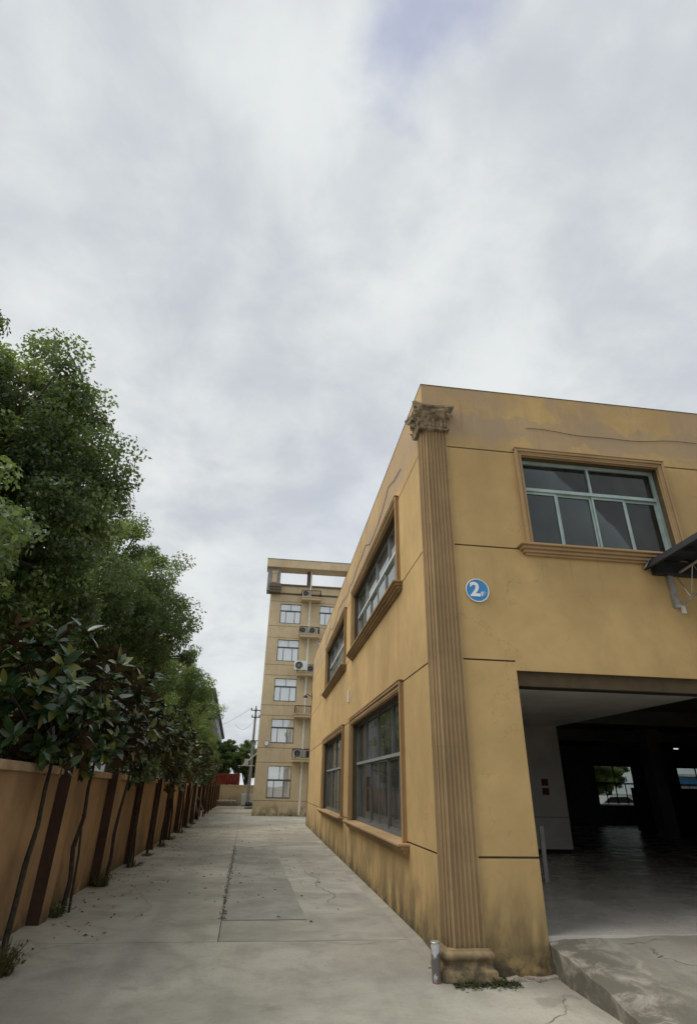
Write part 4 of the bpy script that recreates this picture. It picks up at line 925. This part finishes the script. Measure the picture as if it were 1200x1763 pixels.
def magnolia(base, top, ctr, rad, nwh, label, seed, single=0, size=.21, face='mag_top'):
    rng = np.random.default_rng(seed); t = thing('magnolia_tree', label, 'tree', base, group='magnolias planted along the boundary wall'); b0 = Vector(base)
    m = MB(); tp = Vector(top); pts = [b0+Vector((0, 0, -.05))]
    for q in (.2, .4, .6, .8, 1): pts.append(b0.lerp(tp, q)+Vector((rng.normal()*.014, rng.normal()*.016, 0)))
    m.tube(pts, [.036, .030, .032, .026, .024, .018], 7)
    if seed % 2: m.tube([b0+Vector((.08, .06, -.05)), b0.lerp(tp, .35)+Vector((.05, .05, 0)), b0.lerp(tp, .62)], [.018, .016, .012], 6)
    ctr = np.array(ctr); rad = np.array(rad); d = unit(rng.normal(size=(nwh, 3))); W_ = ctr + d*rad*rng.uniform(.45, 1.0, (nwh, 1))
    mats_ = []; centre = Vector(ctr)
    for i in range(nwh):
        wv = Vector(W_[i]); s_ = tp.lerp(centre, rng.uniform(.0, 1.0)); m.tube([s_, s_.lerp(wv, .55)+Vector((0, 0, -.06)), wv], [.014, .010, .006], 5)
        ax = Vector(d[i])*.8 + Vector((0, 0, .75)); ax.normalize(); qt = ax.to_track_quat('Z', 'X'); nl = int(rng.integers(7, 13)); ph = rng.uniform(0, 6.28)
        for k_ in range(nl):
            el = rng.uniform(.05, 1.05)*(1 if k_ % 2 else .75); az = ph + k_*2.4; sz = size*rng.uniform(.7, 1.2)
            R_ = qt.to_matrix().to_4x4() @ Matrix.Rotation(az, 4, 'Z') @ Matrix.Rotation(-el, 4, 'Y') @ Matrix.Rotation(rng.normal()*.45, 4, 'X')
            mats_.append((Matrix.Translation(wv - ax*.03*k_*.25) @ R_ @ Matrix.Diagonal((sz, sz*rng.uniform(.85, 1.1), sz, 1)), int(rng.integers(0, len(LEAF)))))
    build(m, 'trunk', 'bark2', t, smooth=True)
    mats_.sort(key=lambda q: (q[0].translation-CAM).length)
    off = Matrix.Translation(-b0); rest = mats_[single:]
    Vs, Fs, Ms, Ts = [], [], [], []; n0 = 0
    for mt, li in rest:
        me, V, F, MI = LEAF[li]; A = np.array(off @ mt); Vs.append(V@A[:3, :3].T + A[:3, 3]); Fs.append(F+n0); Ms.append(MI); n0 += len(V)
        Ts.append(np.full(len(F), float(np.clip(rng.normal(.35, .2), 0, 1)) if rng.random() > .05 else .9))
    cr = np_mesh('crown', np.concatenate(Vs), np.concatenate(Fs), [face, 'mag_under' if face == 'mag_top' else 'mag_under_far'], t, np.concatenate(Ts), np.concatenate(Ms), True)
    for mt, li in mats_[:single]:
        o = bpy.data.objects.new('leaf', LEAF[li][0]); COL.objects.link(o); o.parent = cr; o.matrix_parent_inverse = Matrix.Identity(4); o.matrix_local = off @ mt
ords = ['nearest', 'second', 'third', 'fourth', 'fifth', 'sixth', 'seventh', 'eighth', 'ninth', 'tenth', 'eleventh', 'twelfth', 'thirteenth']
MY = [.75, 2.75, 4.95, 7.6, 9.6, 11.9, 14.2, 16.8, 19.3, 21.8, 25.0, 28.5, 32.5]
for i, y in enumerate(MY):
    rm = random.Random(900+i); y += 0 if i < 2 else rm.uniform(-.25, .25); x = wall_x(y)+.22; big = i < 2
    rad = (1.0, 1.35, 1.0) if big else (rm.uniform(.7, .95), rm.uniform(1.0, 1.5), rm.uniform(.7, 1.15)); cz = 2.62 if big else 2.15+rm.uniform(0, .55)
    lab = (ords[i]+' magnolia from the camera along the boundary wall'+(', overhanging the left picture edge' if i == 0 else ', large glossy leaves with brown undersides' if i == 1 else ''))
    magnolia((x, y, 0), (x-.03+.06*(i % 3-1), y+.1+rm.uniform(-.15, .35), 1.9), (x-.12+rm.uniform(-.15, .12), y+.15, cz), rad, 125 if big else 85 if i < 5 else 60, lab, 200+i, single=290 if big else 0, size=.225 if big else .19, face='mag_top' if i < 3 else 'mag_far')

# weeds, litter, rubble, pipe post
def weed(x, y, r_, h, n, label, seed, mat_='weed'):
    rng = np.random.default_rng(seed); V = []; F = []; T = []
    for i in range(n):
        a = rng.uniform(0, 6.28); q = r_*math.sqrt(rng.random())*.4; p = np.array([q*math.cos(a), q*math.sin(a), -.01]); ln = h*rng.uniform(.5, 1.1); sp = rng.uniform(.1, .9); b0 = len(V); w_ = .006+.004*rng.random()
        dd = np.array([math.cos(a), math.sin(a), 0]); ss = np.array([-dd[1], dd[0], 0])
        for k_ in range(4):
            t = k_/3; c = p + dd*sp*r_*t**1.5 + np.array([0, 0, ln*(t-.35*sp*t*t)]); ww = w_*(1-t*.85); V += [c-ss*ww, c+ss*ww]
        for k_ in range(3): F.append((b0+2*k_, b0+2*k_+1, b0+2*k_+3, b0+2*k_+2)); T.append(rng.uniform(0, 1))
        for k_ in range(2):   # small side leaves
            t = rng.uniform(.3, 1); c = p + dd*sp*r_*t**1.5 + np.array([0, 0, ln*(t-.35*sp*t*t)]); b1 = len(V); u_ = rng.normal(size=3); u_ /= np.linalg.norm(u_); v_ = np.cross(u_, [0.3, .5, .8]); v_ /= np.linalg.norm(v_)
            V += [c, c+u_*.018+v_*.010, c+u_*.04, c+u_*.018-v_*.010]; F.append((b1, b1+1, b1+2, b1+3)); T.append(rng.uniform(0, 1))
    t = np_mesh('weed_clump', np.array(V), np.array(F), [mat_], None, np.array(T)); t.location = (x, y, gz(y)); return tag(t, label, 'weed', 'weeds at the foot of the walls')
weed(-4.38, .30, .28, .28, 130, 'bushy dry weed clump at the left picture edge on the concrete', 1)
weed(-4.62, 2.55, .24, .20, 70, 'weed clump round the two thin trunks at the foot of the wall', 2)
weed(-4.68, 5.0, .26, .26, 110, 'dense dark weed clump before the second wall post in view', 3)
for i, (y, r_, h) in enumerate(((7.7, .3, .10), (9.6, .2, .08), (11.9, .2, .09), (14.2, .28, .14), (16.8, .28, .14), (19.4, .25, .12), (21.8, .3, .16))):
    weed(wall_x(y)+.26, y, r_, h, 60, 'low weed tuft at the foot of the '+ords[i+3]+' magnolia from the camera', 10+i)
def scatter(name, n, fn, size, mat_, label, cat, seed):
    rng = np.random.default_rng(seed); V = []; F = []
    for i in range(n):
        x, y = fn(rng); s_ = size*rng.uniform(.5, 1.5); a = rng.uniform(0, 6.28); dx, dy = s_*math.cos(a), s_*math.sin(a); b0 = len(V); z_ = gz(y)+.004
        V += [(x-dx, y-dy, z_+rng.random()*.01), (x+dy*.45, y-dx*.45, z_+rng.random()*.02), (x+dx, y+dy, z_+rng.random()*.012), (x-dy*.45, y+dx*.45, z_+rng.random()*.02)]; F.append((b0, b0+1, b0+2, b0+3))
    o = np_mesh(name, np.array(V), np.array(F), [mat_], None); return tag(o, label, cat, kind='stuff')
def lf(rng):
    if rng.random() < .55: y = rng.uniform(1, 30); return wall_x(y)+.15+abs(rng.normal())*.6, y
    y = rng.uniform(2, 26); return rng.uniform(-4.6, -.4), y
scatter('leaf_litter', 620, lf, .026, 'litter', 'dead leaves scattered over the concrete alley', 'leaves', 5)
def lj(rng): y = 2.3+10*rng.random()**1.4; return mid(y)+rng.normal()*.025, y
scatter('joint_debris', 500, lj, .013, 'joint', 'dark debris gathered in the long slab joint', 'debris', 6)
def lm(rng): return rng.uniform(-.05, .62), -.15-abs(rng.normal())*.06
scatter('moss_patch', 520, lm, .016, 'moss', 'dark moss and crumbs on the concrete round the pilaster base', 'moss', 8)
weed(.44, -.16, .11, .05, 50, 'low dark weed mat at the right of the pilaster base', 21, 'weed_dark'); weed(.14, -.20, .09, .035, 40, 'low dark weed mat in front of the pilaster base', 22, 'weed_dark')
for i in range(6):
    m = MB().obox((0, 0, .02), (.12+.03*(i % 3), .065, .035+.008*(i % 2)), Matrix.Rotation((-.3, .2, .05, -.12, .4, .1)[i], 3, 'Z') @ Matrix.Rotation((.1, -.08, .15, 0, .2, -.1)[i], 3, 'Y'))
    o = build(m, 'broken_brick', 'brick', bevel=.008); o.location = (.50+.098*i, -.085+(.02 if i % 2 else -.015), -.105)
    tag(o, ['leftmost', 'second', 'third', 'fourth', 'fifth', 'rightmost'][i]+' broken brick'+('' if i in (0, 5) else ' from the pilaster')+' in the short row under the front wall', 'brick', 'broken bricks by the door')
PP = thing('pipe_bollard', 'short steel pipe bollard with flaking white paint beside the pilaster base', 'bollard', (-.19, -.10, -.084))
m = MB(); R_ = .043; ZB = .235
rings = [[(-.19+r_*math.cos(q), -.10+r_*math.sin(q), z_) for q in np.linspace(0, 2*PI, 24, endpoint=False)] for z_, r_ in ((-.12, R_), (.0, R_*1.01), (.08, R_), (.13, R_*1.015), (.16, R_*.985), (.17, R_*1.02), (.20, R_), (ZB, R_))]
m.loft(rings); build(m, 'pipe', 'pipe_post', PP, smooth=True)
m = MB(); ring = [(-.19+R_*1.04*math.cos(q), -.10+R_*1.04*math.sin(q), ZB-.003) for q in np.linspace(0, 2*PI, 25)]; m.tube(ring, .006, 5, caps=False); m.disc((-.19, -.10, ZB-.015), (0, 0, 1), R_*.98, .017, 20); build(m, 'rim', 'steel', PP)
